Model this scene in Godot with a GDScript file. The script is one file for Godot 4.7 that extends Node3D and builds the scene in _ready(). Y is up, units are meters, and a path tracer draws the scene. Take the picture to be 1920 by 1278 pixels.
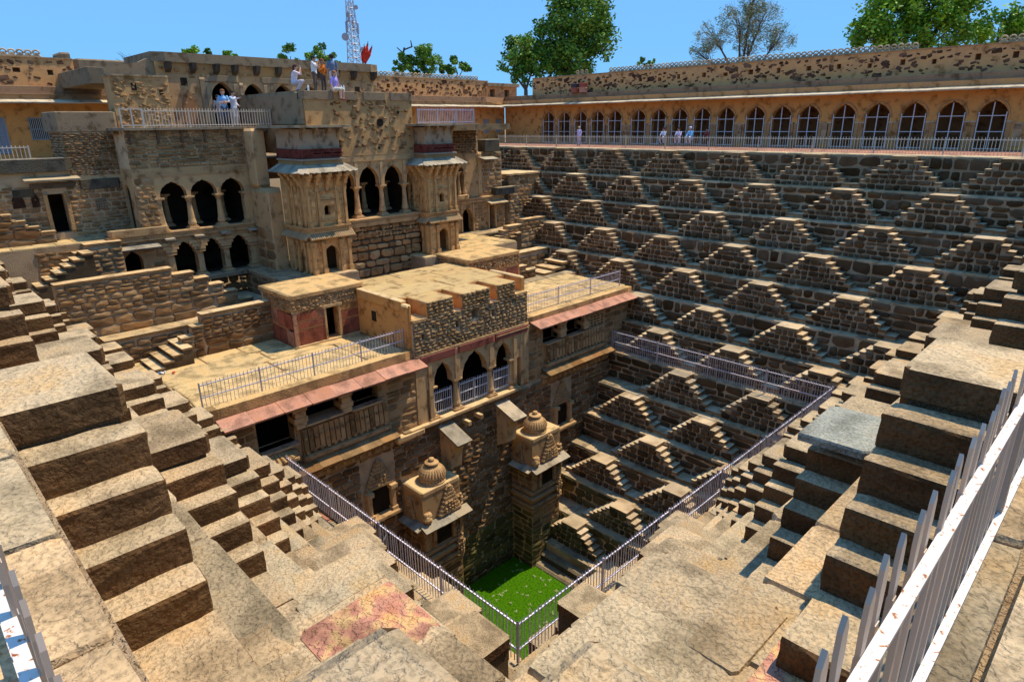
extends Node3D
# A deep stepped well seen from its near corner. x runs along the palace front, -z towards the palace, y up; metres, court level at y = 0.

const EYE := Vector3(0, 1.65, 0)
const FOCAL := 1209.27          # of the photograph's 1920 pixels, used only to rank pieces by their size in view
const LEVEL: Array[float] = [0.0, -1.52, -3.0, -4.4, -5.83, -7.3, -8.65, -10.12, -11.6, -13.0, -14.35, -15.65, -16.95, -18.25]
const MOST := 300

var rng := RandomNumberGenerator.new()
var cam: Camera3D
var mat := {}
var tone := {}
var shape := {}
var shared := {}
var pieces := {}
var taken := {}


# ---------------------------------------------------------------- triangles

class Acc:
	var v := PackedVector3Array()
	var n := PackedVector3Array()
	var c := PackedColorArray()

	func add(p: Array, xf: Transform3D, top: Color, side: Color) -> void:
		v.append_array(xf * (p[0] as PackedVector3Array))
		var turn := Transform3D(xf.basis.orthonormalized(), Vector3.ZERO)
		var normals: PackedVector3Array = turn * (p[1] as PackedVector3Array)
		n.append_array(normals)
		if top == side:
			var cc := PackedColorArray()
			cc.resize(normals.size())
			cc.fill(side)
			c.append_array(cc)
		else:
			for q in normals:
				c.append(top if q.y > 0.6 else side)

	func tri(a: Vector3, b: Vector3, d: Vector3, col: Color, nn := Vector3.ZERO) -> void:
		var m := (d - a).cross(b - a).normalized()
		var flip := nn != Vector3.ZERO and m.dot(nn) < 0.0
		if nn != Vector3.ZERO:
			m = nn
		v.append(a)
		v.append(d if flip else b)
		v.append(b if flip else d)
		for i in 3:
			n.append(m)
			c.append(col)

	func quad(a: Vector3, b: Vector3, d: Vector3, e: Vector3, col: Color) -> void:
		tri(a, b, d, col)
		tri(a, d, e, col)

	func mesh(m: Material) -> ArrayMesh:
		var arr := []
		arr.resize(Mesh.ARRAY_MAX)
		arr[Mesh.ARRAY_VERTEX] = v
		arr[Mesh.ARRAY_NORMAL] = n
		arr[Mesh.ARRAY_COLOR] = c
		var out := ArrayMesh.new()
		out.add_surface_from_arrays(Mesh.PRIMITIVE_TRIANGLES, arr)
		out.surface_set_material(0, m)
		return out


func rnd(a: float, b: float) -> float:
	return rng.randf_range(a, b)


func frame(o: Vector3, along: Vector3, up := Vector3.UP) -> Transform3D:
	return Transform3D(Basis(along, up, along.cross(up)), o)


func box_at(a: Vector3, b: Vector3) -> Transform3D:
	return Transform3D(Basis.from_scale((b - a).abs()), (a + b) / 2.0)


func proto_box(s := 0.0) -> Array:      # unit box centred on the origin, with chamfered edges if s > 0
	var a := Acc.new()
	var h := 0.5
	var k := 0.5 - s
	for ax in 3:
		for sg in [-1.0, 1.0]:
			var nrm := Vector3.ZERO
			nrm[ax] = sg
			var u := Vector3.ZERO
			u[(ax + 1) % 3] = 1.0
			var w := nrm.cross(u)
			a.quad(nrm * h - u * k - w * k, nrm * h - u * k + w * k, nrm * h + u * k + w * k, nrm * h + u * k - w * k, Color.WHITE)
	if s > 0.0:
		for ax in 3:
			var e := Vector3.ZERO
			e[ax] = 1.0
			var p := Vector3.ZERO
			p[(ax + 1) % 3] = 1.0
			var q := Vector3.ZERO
			q[(ax + 2) % 3] = 1.0
			for sp in [-1.0, 1.0]:
				for sq in [-1.0, 1.0]:
					var A: Vector3 = p * sp * h + q * sq * k
					var B: Vector3 = p * sp * k + q * sq * h
					var out: Vector3 = (p * sp + q * sq).normalized()
					a.tri(A - e * k, B - e * k, B + e * k, Color.WHITE, out)
					a.tri(A - e * k, B + e * k, A + e * k, Color.WHITE, out)
		for sx in [-1.0, 1.0]:
			for sy in [-1.0, 1.0]:
				for sz in [-1.0, 1.0]:
					a.tri(Vector3(sx * h, sy * k, sz * k), Vector3(sx * k, sy * h, sz * k), Vector3(sx * k, sy * k, sz * h), Color.WHITE, Vector3(sx, sy, sz).normalized())
	return [a.v, a.n]


func proto_stone(cut: float, edge: float, bulge: float) -> Array:    # a hewn stone: irregular eight-sided face at z = 0, body back to z = -1
	var ring: Array[Vector2] = []
	for c in [Vector2(1, 1), Vector2(-1, 1), Vector2(-1, -1), Vector2(1, -1)]:
		var p: Vector2 = c * 0.5 + Vector2(rnd(-1, 1), rnd(-1, 1)) * cut * 0.25
		var along_x := Vector2(-c.x * rnd(0.15, 1.0) * cut, -c.y * rnd(0, 0.12) * cut)
		var along_y := Vector2(-c.x * rnd(0, 0.12) * cut, -c.y * rnd(0.15, 1.0) * cut)
		if c.x * c.y > 0:
			ring.append(p + along_y)
			ring.append(p + along_x)
		else:
			ring.append(p + along_x)
			ring.append(p + along_y)
	var a := Acc.new()
	var front: Array[Vector3] = []
	var rim: Array[Vector3] = []
	for p in ring:
		front.append(Vector3(p.x * (1.0 - edge * 2.0), p.y * (1.0 - edge * 2.0), rnd(-0.06, 0.04)))
		rim.append(Vector3(p.x, p.y, -0.28 + rnd(-0.05, 0.05)))
	var mid := Vector3(rnd(-0.15, 0.15), rnd(-0.15, 0.15), bulge)
	for i in 8:
		var j := (i + 1) % 8
		a.tri(mid, front[j], front[i], Color.WHITE)
		a.quad(front[i], front[j], rim[j], rim[i], Color.WHITE)
		var bi := Vector3(rim[i].x, rim[i].y, -1)
		var bj := Vector3(rim[j].x, rim[j].y, -1)
		a.quad(rim[i], rim[j], bj, bi, Color.WHITE)
	return [a.v, a.n]


func proto_worn(size: Vector3, r: float, amp: float, cells: int) -> Array:   # a stone block of real size with rounded, worn edges
	var noise := FastNoiseLite.new()
	noise.seed = rng.randi() % 10000
	noise.frequency = 2.6
	var a := Acc.new()
	var h := size / 2.0
	for ax in 3:
		for sg in [-1.0, 1.0]:
			var u := (ax + 1) % 3
			var w := (ax + 2) % 3
			var grid := []
			for i in cells + 1:
				var row := []
				for j in cells + 1:
					var p := Vector3.ZERO
					p[ax] = sg * h[ax]
					var fu := -1.0 + 2.0 * i / cells
					var fw := -1.0 + 2.0 * j / cells
					p[u] = signf(fu) * (1.0 - pow(1.0 - absf(fu), 1.6)) * h[u]
					p[w] = signf(fw) * (1.0 - pow(1.0 - absf(fw), 1.6)) * h[w]
					var inner := p.clamp(-h + Vector3.ONE * r, h - Vector3.ONE * r)
					var d := p - inner
					var q := inner + d.normalized() * r if d.length() > 1e-5 else p
					q += d.normalized() * amp * (noise.get_noise_3dv(q * 3.0) + 0.5 * noise.get_noise_3dv(q * 9.0))
					row.append(q)
				grid.append(row)
			for i in cells:
				for j in cells:
					if sg > 0:
						a.quad(grid[i][j], grid[i][j + 1], grid[i + 1][j + 1], grid[i + 1][j], Color.WHITE)
					else:
						a.quad(grid[i][j], grid[i + 1][j], grid[i + 1][j + 1], grid[i][j + 1], Color.WHITE)
	return [a.v, a.n]


func lathe(a: Acc, prof: Array, sides: int, xf: Transform3D, col: Color, from := 0.0, sweep := TAU) -> void:   # prof: Vector2(radius, height) from the bottom up
	for i in prof.size() - 1:
		for s in sides:
			var t0 := from + sweep * s / sides
			var t1 := from + sweep * (s + 1) / sides
			var q: Array[Vector3] = []
			for e in [[prof[i], t0], [prof[i + 1], t0], [prof[i + 1], t1], [prof[i], t1]]:
				q.append(xf * Vector3(cos(e[1]) * e[0].x, e[0].y, sin(e[1]) * e[0].x))
			if prof[i].x > 0.0:
				a.tri(q[0], q[3], q[2], col)
			if prof[i + 1].x > 0.0:
				a.tri(q[0], q[2], q[1], col)


func bar(a: Acc, p: Vector3, q: Vector3, r: float, col: Color, sides := 5, r2 := -1.0) -> void:    # a round bar or tapering limb
	var d := (q - p).normalized()
	var u := d.cross(Vector3.UP if absf(d.y) < 0.9 else Vector3.RIGHT).normalized()
	var w := d.cross(u)
	var e := r if r2 < 0.0 else r2
	for s in sides:
		var c0 := u * cos(TAU * s / sides) + w * sin(TAU * s / sides)
		var c1 := u * cos(TAU * (s + 1) / sides) + w * sin(TAU * (s + 1) / sides)
		a.quad(p + c0 * r, q + c0 * e, q + c1 * e, p + c1 * r, col)
		a.tri(q, q + c1 * e, q + c0 * e, col)


func prism(a: Acc, poly: PackedVector2Array, z0: float, z1: float, xf: Transform3D, col: Color) -> void:   # an outline in the frame's xy plane, given depth
	var pts := poly
	if Geometry2D.is_polygon_clockwise(pts):
		pts = pts.duplicate()
		pts.reverse()
	var idx := Geometry2D.triangulate_polygon(pts)
	for i in range(0, idx.size(), 3):
		var t: Array[Vector2] = [pts[idx[i]], pts[idx[i + 1]], pts[idx[i + 2]]]
		if (t[1] - t[0]).cross(t[2] - t[0]) > 0:
			t = [t[0], t[2], t[1]]
		a.tri(xf * Vector3(t[0].x, t[0].y, z1), xf * Vector3(t[1].x, t[1].y, z1), xf * Vector3(t[2].x, t[2].y, z1), col)
		a.tri(xf * Vector3(t[0].x, t[0].y, z0), xf * Vector3(t[2].x, t[2].y, z0), xf * Vector3(t[1].x, t[1].y, z0), col)
	for i in pts.size():
		var p := pts[i]
		var q := pts[(i + 1) % pts.size()]
		a.quad(xf * Vector3(p.x, p.y, z0), xf * Vector3(p.x, p.y, z1), xf * Vector3(q.x, q.y, z1), xf * Vector3(q.x, q.y, z0), col)


func bx(a: Acc, p: Vector3, q: Vector3, col: Color, top := Color(-1, 0, 0)) -> void:
	a.add(shape.box, box_at(p, q), col if top.r < 0.0 else top, col)


func bv(a: Acc, p: Vector3, q: Vector3, col: Color, top := Color(-1, 0, 0)) -> void:   # the same with chamfered edges
	a.add(shape.bevel, box_at(p, q), col if top.r < 0.0 else top, col)


func arch(x0: float, x1: float, spring: float, apex: float, foils := 5, n := 24) -> PackedVector2Array:   # a lobed Mughal arch from its right spring to its left
	var out := PackedVector2Array()
	var c := (x0 + x1) / 2.0
	var w := (x1 - x0) / 2.0
	var h := apex - spring
	for i in n + 1:
		var t := PI * i / n
		var k := 1.0 - (0.075 * absf(cos(foils * t)) if foils > 0 else 0.0) * sin(t)
		var peak := 0.12 * pow(maxf(0.0, 1.0 - absf(cos(t)) * 1.3), 1.6)
		out.append(Vector2(c + cos(t) * w * lerpf(1.0, k, 0.8), spring + h * (sin(t) * 0.9 * k + peak + 0.02 * sin(t))))
	return out


# a wall in a frame (x along, y up, z outwards) with openings [x0, x1, bottom, spring, apex, foils]; apex == spring makes a square head
func pierced(a: Acc, xf: Transform3D, x0: float, x1: float, y0: float, y1: float, holes: Array, depth: float, col: Color) -> void:
	var x := x0
	var sorted := holes.duplicate()
	sorted.sort_custom(func(p, q): return p[0] < q[0])
	for o in sorted:
		if o[0] > x + 0.001:
			a.add(shape.box, xf * box_at(Vector3(x, y0, -depth), Vector3(o[0], y1, 0)), col, col)
		if o[2] > y0 + 0.001:
			a.add(shape.box, xf * box_at(Vector3(o[0], y0, -depth), Vector3(o[1], o[2], 0)), col, col)
		if o[4] > o[3]:
			var poly := PackedVector2Array([Vector2(o[0], y1), Vector2(o[1], y1)])
			var curve := arch(o[0], o[1], o[3], o[4], o[5])
			for p in curve:
				poly.append(p)
			var clean := PackedVector2Array()
			for p in poly:
				if clean.is_empty() or clean[clean.size() - 1].distance_to(p) > 0.002:
					clean.append(p)
			prism(a, clean, -depth, 0, xf, col)
		elif y1 > o[3] + 0.001:
			a.add(shape.box, xf * box_at(Vector3(o[0], o[3], -depth), Vector3(o[1], y1, 0)), col, col)
		x = o[1]
	if x1 > x + 0.001:
		a.add(shape.box, xf * box_at(Vector3(x, y0, -depth), Vector3(x1, y1, 0)), col, col)


# ---------------------------------------------------------------- objects

func numbered(called: String) -> String:
	var n: int = taken.get(called, 0)
	taken[called] = n + 1
	return called if n == 0 else "%s_%03d" % [called, n]


func thing(called: String, label: String, category: String, at := Vector3.ZERO, group := "") -> Node3D:
	var o := Node3D.new()
	o.name = numbered(called)
	add_child(o)
	o.position = at
	tag(o, label, category, group)
	o.set_meta("kind", "thing")
	return o


func tag(o: Node3D, label: String, category: String, group := "") -> void:
	o.set_meta("label", label)
	o.set_meta("category", category)
	if group:
		o.set_meta("group", group)


func structure(called: String, label: String) -> Node3D:
	var o := Node3D.new()
	o.name = numbered(called)
	add_child(o)
	o.set_meta("kind", "structure")
	o.set_meta("label", label)
	return o


func base_of(o: Node3D) -> Vector3:
	return o.position if o.get_parent() == self else o.position + base_of(o.get_parent())


func obj(called: String, a: Acc, m: Material, parent: Node3D, stuff := false) -> MeshInstance3D:    # triangles given in world coordinates become one part
	var o := MeshInstance3D.new()
	o.name = called
	o.mesh = a.mesh(m)
	parent.add_child(o, true)
	o.position = -base_of(parent)
	if stuff:
		o.set_meta("kind", "stuff")
	return o


func single(called: String, a: Acc, m: Material, label: String, category: String, at: Vector3, group := "") -> MeshInstance3D:    # a thing that is one mesh, its base at «at»
	var o := MeshInstance3D.new()
	o.name = numbered(called)
	for i in a.v.size():
		a.v[i] -= at
	o.mesh = a.mesh(m)
	add_child(o)
	o.position = at
	tag(o, label, category, group)
	return o


func tint(pal: String, k: int) -> Array:     # [top, side] of one of eight tints of a palette
	var key := "%s%d" % [pal, k]
	if not shared.has(key):
		var t: Array = tone[pal]
		var r := RandomNumberGenerator.new()
		r.seed = hash(key)
		var f: float = 1.0 + t[2] * (k / 3.5 - 1.0)
		var warm: float = r.randf_range(-0.14, 0.14) * t[2] * 2.0
		var out := []
		for c in [t[0], t[1]]:
			out.append(Color(c.r * f * (1.0 + warm), c.g * f, c.b * f * (1.0 - warm)))
		if t.size() > 3 and k == 7:
			out = [t[3], t[3]]
		shared[key] = out
	return shared[key]


func shared_mesh(proto: String, pal: String, k: int, m: String) -> ArrayMesh:
	var key := "%s/%s/%d/%s" % [proto, pal, k, m]
	if not shared.has(key):
		var a := Acc.new()
		var t := tint(pal, k)
		a.add(shape[proto], Transform3D(), t[0], t[1])
		shared[key] = a.mesh(mat[m])
	return shared[key]


func piece(root: Node3D, part: String, proto: String, pal: String, m: String, xf: Transform3D, k := -1) -> void:
	if not pieces.has(root):
		pieces[root] = []
	pieces[root].append([part, proto, pal, m, xf, k if k >= 0 else rng.randi() % 8])


func seen_size(xf: Transform3D) -> float:
	var d := cam.global_transform.affine_inverse() * xf.origin
	if d.z > -0.3:
		return 0.0
	if absf(d.x / d.z) > 0.86 or absf(d.y / d.z) > 0.58:
		return 0.0
	var s := xf.basis.get_scale()
	var l := [s.x, s.y, s.z]
	l.sort()
	return sqrt(l[2] * l[1]) * FOCAL / -d.z


func settle() -> void:     # of each thing's pieces the largest in view become parts of their own, the rest one joined part
	for root in pieces:
		var by_part := {}
		for p in pieces[root]:
			if not by_part.has(p[0]):
				by_part[p[0]] = []
			by_part[p[0]].append([seen_size(p[4]), p])
		for part in by_part:
			var list: Array = by_part[part]
			list.sort_custom(func(p, q): return p[0] > q[0])
			var rest := {}
			for i in list.size():
				var p: Array = list[i][1]
				if i < MOST and list[i][0] > 8.0:
					var o := MeshInstance3D.new()
					o.name = part
					o.mesh = shared_mesh(p[1], p[2], p[5], p[3])
					root.add_child(o, true)
					o.transform = Transform3D(Basis(), -base_of(root)) * p[4]
				else:
					if not rest.has(p[3]):
						rest[p[3]] = Acc.new()
					var t := tint(p[2], p[5])
					rest[p[3]].add(shape[p[1]], p[4], t[0], t[1])
			for m in rest:
				obj(part + "_mass", rest[m], mat[m], root, true)


func hewn() -> String:
	return "stone%d" % (rng.randi() % 16)


# stones in courses over a face; frame: x along, y up, z outwards. spans(y0, y1) gives the stretches of x that the course may fill
func masonry(root: Node3D, xf: Transform3D, y0: float, y1: float, spans: Callable, course: Vector2, length: Vector2, pal: String, joint := 0.04, proud := 0.03, m := "rock", part := "stone") -> void:
	var y := y0
	while y < y1 - 0.04:
		var h := rnd(course.x, course.y)
		if y1 - (y + h) < course.x * 0.7:
			h = y1 - y
		for sp in spans.call(y, y + h):
			var x: float = sp.x
			while x < sp.y - 0.05:
				var l := rnd(length.x, length.y) * (1.4 if rng.randf() < 0.12 else 1.0)
				if sp.y - (x + l) < length.x * 0.6:
					l = sp.y - x
				if l > joint * 1.6:
					var parts := 1
					if h > 0.3 and l < 0.7 and rng.randf() < 0.12:
						parts = 2
					for q in parts:
						var hh := h / parts
						var c := Vector3(x + l / 2.0 + rnd(-0.01, 0.01), y + hh * (q + 0.5) + rnd(-0.012, 0.012), proud * rnd(0.3, 1.2))
						var s := Vector3(l - joint * rnd(0.6, 1.3), hh - joint * rnd(0.6, 1.3), 0.12)
						var spin := Basis(Vector3(0, 0, 1), rnd(-0.02, 0.02)) * Basis.from_scale(s)
						piece(root, part, hewn(), pal, m, xf * Transform3D(spin, c))
				x += l
		y += h


func whole(x0: float, x1: float, holes := []) -> Callable:      # stretches of a wall left free by its openings [x0, x1, y0, y1]
	return func(a, b):
		var out: Array = [Vector2(x0, x1)]
		for o in holes:
			if b <= o[2] + 0.02 or a >= o[3] - 0.02:
				continue
			var next := []
			for s in out:
				if o[1] <= s.x or o[0] >= s.y:
					next.append(s)
				else:
					if o[0] > s.x:
						next.append(Vector2(s.x, o[0]))
					if o[1] < s.y:
						next.append(Vector2(o[1], s.y))
			out = next
		return out


# flagstones over a rectangle of floor from a to b (y the height of their tops)
func paving(root: Node3D, a: Vector3, b: Vector3, size: Vector2, rows: float, pal: String, m := "slab", joint := 0.025, part := "slab", along_x := true) -> void:
	var u0 := a.x if along_x else a.z
	var u1 := b.x if along_x else b.z
	var w0 := a.z if along_x else a.x
	var w1 := b.z if along_x else b.x
	if u1 < u0:
		var t := u0
		u0 = u1
		u1 = t
	if w1 < w0:
		var t := w0
		w0 = w1
		w1 = t
	var w := w0
	while w < w1 - 0.02:
		var d := rows * rnd(0.85, 1.15)
		if w1 - (w + d) < rows * 0.6:
			d = w1 - w
		var u := u0
		while u < u1 - 0.02:
			var l := rnd(size.x, size.y)
			if u1 - (u + l) < size.x * 0.6:
				l = u1 - u
			var c := Vector2(u + l / 2.0, w + d / 2.0)
			var at := Vector3(c.x, a.y + rnd(-0.006, 0.006), c.y) if along_x else Vector3(c.y, a.y + rnd(-0.006, 0.006), c.x)
			var su := l - joint * rnd(0.5, 1.6)
			var sw := d - joint * rnd(0.5, 1.6)
			var bs := Basis(Vector3(1, 0, 0), -PI / 2) * Basis.from_scale(Vector3(su, sw, 0.1) if along_x else Vector3(sw, su, 0.1))
			piece(root, part, "flag%d" % (rng.randi() % 10), pal, m, Transform3D(Basis(Vector3(rnd(-1, 1), 0, rnd(-1, 1)).normalized(), 0.004) * bs, at))
			u += l
		w += d


# ---------------------------------------------------------------- surfaces

func noise_tex(freq: float, octaves: int, ramp: Array, px := 512, kind := FastNoiseLite.TYPE_SIMPLEX_SMOOTH, sd := 1, fractal := FastNoiseLite.FRACTAL_FBM) -> NoiseTexture2D:
	var f := FastNoiseLite.new()
	f.noise_type = kind
	f.seed = sd
	f.frequency = freq
	f.fractal_type = fractal
	f.fractal_octaves = octaves
	f.fractal_gain = 0.6
	var t := NoiseTexture2D.new()
	t.width = px
	t.height = px
	t.seamless = true
	t.noise = f
	if ramp.size():
		var g := Gradient.new()
		var offs := PackedFloat32Array()
		var cols := PackedColorArray()
		for r in ramp:
			offs.append(r[0])
			cols.append(r[1])
		g.offsets = offs
		g.colors = cols
		t.color_ramp = g
	return t


func surface(called: String, fine: Texture2D, fine_scale: float, blotch: Texture2D, blotch_scale: float, relief: Texture2D, relief_cm: float, rough := 0.95) -> StandardMaterial3D:
	var m := StandardMaterial3D.new()
	m.resource_name = called
	m.vertex_color_use_as_albedo = true
	m.roughness = rough
	m.metallic_specular = 0.25
	m.uv1_triplanar = true
	m.uv1_world_triplanar = true
	m.uv1_scale = Vector3.ONE * fine_scale
	if fine:
		m.albedo_texture = fine
	if relief:
		m.heightmap_enabled = true
		m.heightmap_texture = relief
		m.heightmap_scale = relief_cm
	if blotch:
		m.uv2_triplanar = true
		m.uv2_world_triplanar = true
		m.uv2_scale = Vector3.ONE * blotch_scale
		m.detail_enabled = true
		m.detail_blend_mode = BaseMaterial3D.BLEND_MODE_MUL
		m.detail_albedo = blotch
		m.detail_uv_layer = BaseMaterial3D.DETAIL_UV_2
	mat[called] = m
	return m


func plain(called: String, rough: float, metal := 0.0) -> StandardMaterial3D:
	var m := StandardMaterial3D.new()
	m.resource_name = called
	m.vertex_color_use_as_albedo = true
	m.roughness = rough
	m.metallic = metal
	m.metallic_specular = 0.35
	mat[called] = m
	return m


func gray(v: float, warm := 0.0) -> Color:
	return Color(v * (1.0 + warm), v, v * (1.0 - warm * 1.6))


func make_materials() -> void:
	var grain := noise_tex(0.06, 6, [[0.0, gray(0.76)], [0.34, gray(0.88, 0.02)], [0.52, gray(0.96)], [0.7, gray(0.99, -0.01)], [1.0, gray(1.0)]], 1024)
	var pits := noise_tex(0.06, 5, [[0.0, gray(0.15)], [0.35, gray(0.5)], [0.6, gray(0.8)], [1.0, gray(1.0)]], 1024, FastNoiseLite.TYPE_SIMPLEX_SMOOTH, 4)
	var stain := noise_tex(0.012, 5, [[0.0, gray(0.66, 0.05)], [0.3, gray(0.84, 0.03)], [0.5, gray(0.94)], [0.72, gray(1.0, 0.02)], [1.0, gray(0.9, 0.08)]], 512, FastNoiseLite.TYPE_SIMPLEX_SMOOTH, 9)
	var weather := noise_tex(0.016, 6, [[0.0, gray(0.56, 0.06)], [0.24, gray(0.78, 0.05)], [0.38, gray(0.95, 0.01)], [0.7, gray(1.0, 0.03)], [1.0, gray(0.97, 0.08)]], 512, FastNoiseLite.TYPE_SIMPLEX_SMOOTH, 21)
	var algae := noise_tex(0.03, 6, [[0.0, Color(0.5, 0.62, 0.4)], [0.42, Color(0.8, 0.88, 0.6)], [0.6, Color(0.95, 1.0, 0.8)], [1.0, Color(1, 1, 1)]], 512, FastNoiseLite.TYPE_SIMPLEX_SMOOTH, 33)
	var worn := noise_tex(0.05, 7, [[0.0, Color(0.72, 0.7, 0.67)], [0.36, Color(0.87, 0.85, 0.81)], [0.5, Color(0.95, 0.93, 0.89)], [0.66, Color(1.0, 0.98, 0.94)], [1.0, Color(1.0, 0.95, 0.86)]], 1024, FastNoiseLite.TYPE_SIMPLEX_SMOOTH, 5)
	var patch := noise_tex(0.011, 5, [[0.0, Color(0.66, 0.64, 0.6)], [0.34, Color(0.84, 0.82, 0.78)], [0.5, Color(0.96, 0.94, 0.9)], [0.62, Color(1.0, 0.97, 0.92)], [1.0, Color(1.0, 0.91, 0.76)]], 512, FastNoiseLite.TYPE_SIMPLEX_SMOOTH, 15)
	var chips := noise_tex(0.022, 7, [[0.0, gray(0.0)], [0.36, gray(0.42)], [0.48, gray(0.6)], [0.56, gray(0.86)], [1.0, gray(1.0)]], 1024, FastNoiseLite.TYPE_SIMPLEX_SMOOTH, 41)
	surface("slab", worn, 0.5, patch, 0.21, chips, 1.6)
	surface("rock", grain, 0.8, stain, 0.11, chips, 2.2)
	surface("pinkstone", noise_tex(0.008, 6, [[0.0, Color(0.76, 0.56, 0.52)], [0.4, Color(0.84, 0.65, 0.59)], [0.52, Color(0.92, 0.8, 0.62)], [0.6, Color(0.92, 0.82, 0.62)], [0.72, Color(0.86, 0.66, 0.58)], [1.0, Color(0.78, 0.56, 0.53)]], 512, FastNoiseLite.TYPE_SIMPLEX_SMOOTH, 3), 0.5, patch, 0.3, chips, 2.4)
	surface("plaster", grain, 0.35, weather, 0.16, pits, 1.0)
	surface("carved", grain, 1.1, weather, 0.2, pits, 1.0)
	surface("rubble", grain, 0.5, weather, 0.13, pits, 3.0)
	surface("algae", algae, 0.5, null, 0.0, pits, 0.25, 0.3)
	var metal := plain("metal", 0.45, 0.25)
	metal.metallic_specular = 0.5
	plain("cloth", 0.9)
	var rust := surface("rust", noise_tex(0.05, 4, [[0.0, Color(0.5, 0.2, 0.06)], [0.2, Color(0.75, 0.5, 0.3)], [0.25, Color(0.97, 0.95, 0.93)], [1.0, Color(1, 1, 1)]], 512, FastNoiseLite.TYPE_SIMPLEX_SMOOTH, 12), 1.2, null, 0.0, null, 0.0, 0.5)
	rust.metallic_specular = 0.4
	plain("paint", 0.5)
	plain("bark", 0.95)
	var leaf := plain("leaf", 0.6)
	leaf.backlight = Color(0.35, 0.4, 0.08)
	leaf.backlight_enabled = true
	leaf.cull_mode = BaseMaterial3D.CULL_DISABLED
	# palettes: upper faces, other faces, spread of the eight tints, and now and then an odd one
	tone = {
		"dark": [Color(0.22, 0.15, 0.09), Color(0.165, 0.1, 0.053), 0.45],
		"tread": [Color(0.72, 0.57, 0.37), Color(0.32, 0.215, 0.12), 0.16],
		"block": [Color(0.55, 0.46, 0.335), Color(0.165, 0.1, 0.053), 0.16],  # brown stone sides, with the shade on risers painted into their tone
		"flag": [Color(0.53, 0.445, 0.325), Color(0.53, 0.445, 0.325), 0.24],
		"pinkflag": [Color(0.62, 0.3, 0.22), Color(0.62, 0.3, 0.22), 0.08],
		"ashlar": [Color(0.7, 0.45, 0.21), Color(0.68, 0.42, 0.185), 0.22],
		"lightpink": [Color(0.82, 0.74, 0.68), Color(0.82, 0.74, 0.68), 0.06],
		"blueflag": [Color(0.36, 0.4, 0.4), Color(0.36, 0.4, 0.4), 0.06],
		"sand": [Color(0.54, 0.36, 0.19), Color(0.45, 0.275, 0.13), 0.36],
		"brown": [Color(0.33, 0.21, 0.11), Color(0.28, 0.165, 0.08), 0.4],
		"brick": [Color(0.46, 0.31, 0.16), Color(0.4, 0.265, 0.135), 0.32],
		"rubblestone": [Color(0.2, 0.1, 0.055), Color(0.2, 0.1, 0.055), 0.5],
		"redpanel": [Color(0.36, 0.13, 0.095), Color(0.36, 0.13, 0.095), 0.2],
		"pinkroof": [Color(0.6, 0.335, 0.27), Color(0.48, 0.26, 0.2), 0.14],
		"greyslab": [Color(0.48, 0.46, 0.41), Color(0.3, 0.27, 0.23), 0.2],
		"moss": [Color(0.17, 0.15, 0.06), Color(0.13, 0.11, 0.042), 0.38],
		"deck": [Color(0.7, 0.56, 0.33), Color(0.7, 0.56, 0.33), 0.07],
		"roof": [Color(0.68, 0.5, 0.25), Color(0.68, 0.5, 0.25), 0.1],
		"pale": [Color(0.3, 0.27, 0.29), Color(0.27, 0.245, 0.265), 0.1],
		"cream": [Color(0.62, 0.54, 0.4), Color(0.62, 0.54, 0.4), 0.1],
	}


const MORTAR := Color(0.68, 0.5, 0.31)
const DIM := Color(0.16, 0.11, 0.065)
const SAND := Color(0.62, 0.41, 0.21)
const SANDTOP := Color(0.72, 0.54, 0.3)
const OCHRE := Color(0.74, 0.37, 0.12)
const OCHRE2 := Color(0.62, 0.32, 0.14)
const INNER_SHADE := Color(0.07, 0.05, 0.034)  # shade of the inner rooms, painted into their wall colour
const CEMENT := Color(0.3, 0.23, 0.15)


func make_shapes() -> void:
	shape.box = proto_box()
	shape.bevel = proto_box(0.045)
	shape.slabbox = proto_box(0.02)
	for i in 16:
		shape["stone%d" % i] = proto_stone(0.3, 0.05, 0.22)
	for i in 10:
		shape["flag%d" % i] = proto_stone(0.09, 0.012, 0.06)
	for i in 6:
		shape["worn%d" % i] = proto_worn(Vector3(0.3, 0.3, 0.72), 0.03, 0.016, 5)
	var pale := Acc.new()
	bar(pale, Vector3(0, 0, 0), Vector3(0, 0.92, 0), 0.013, Color.WHITE, 5)
	bar(pale, Vector3(0, 0.92, 0), Vector3(0, 1.0, 0), 0.02, Color.WHITE, 5, 0.001)
	shape.pale = [pale.v, pale.n]
	var flat := Acc.new()       # a flat iron pale hammered out to a spear at its head
	for e in [[0.0, 0.007, 0.0, 0.007, 0.012], [0.6, 0.007, 0.82, 0.007, 0.012]]:
		flat.add(shape.box, box_at(Vector3(-0.012, 0.0, -0.007), Vector3(0.012, 0.8, 0.007)), Color.WHITE, Color.WHITE)
		break
	prism(flat, PackedVector2Array([Vector2(-0.012, 0.8), Vector2(0.012, 0.8), Vector2(0.02, 0.9), Vector2(0.016, 0.965), Vector2(0, 1.0), Vector2(-0.016, 0.965), Vector2(-0.02, 0.9)]), -0.005, 0.005, Transform3D(), Color.WHITE)
	shape.spear = [flat.v, flat.n]


# ---------------------------------------------------------------- the stepped walls

func reach(width: float, k: int, near: bool) -> float:     # how far the face below ledge k stands in from the court's edge
	return width * k if not near or k <= 7 else width * 7 + 0.88 * (k - 7)


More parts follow.
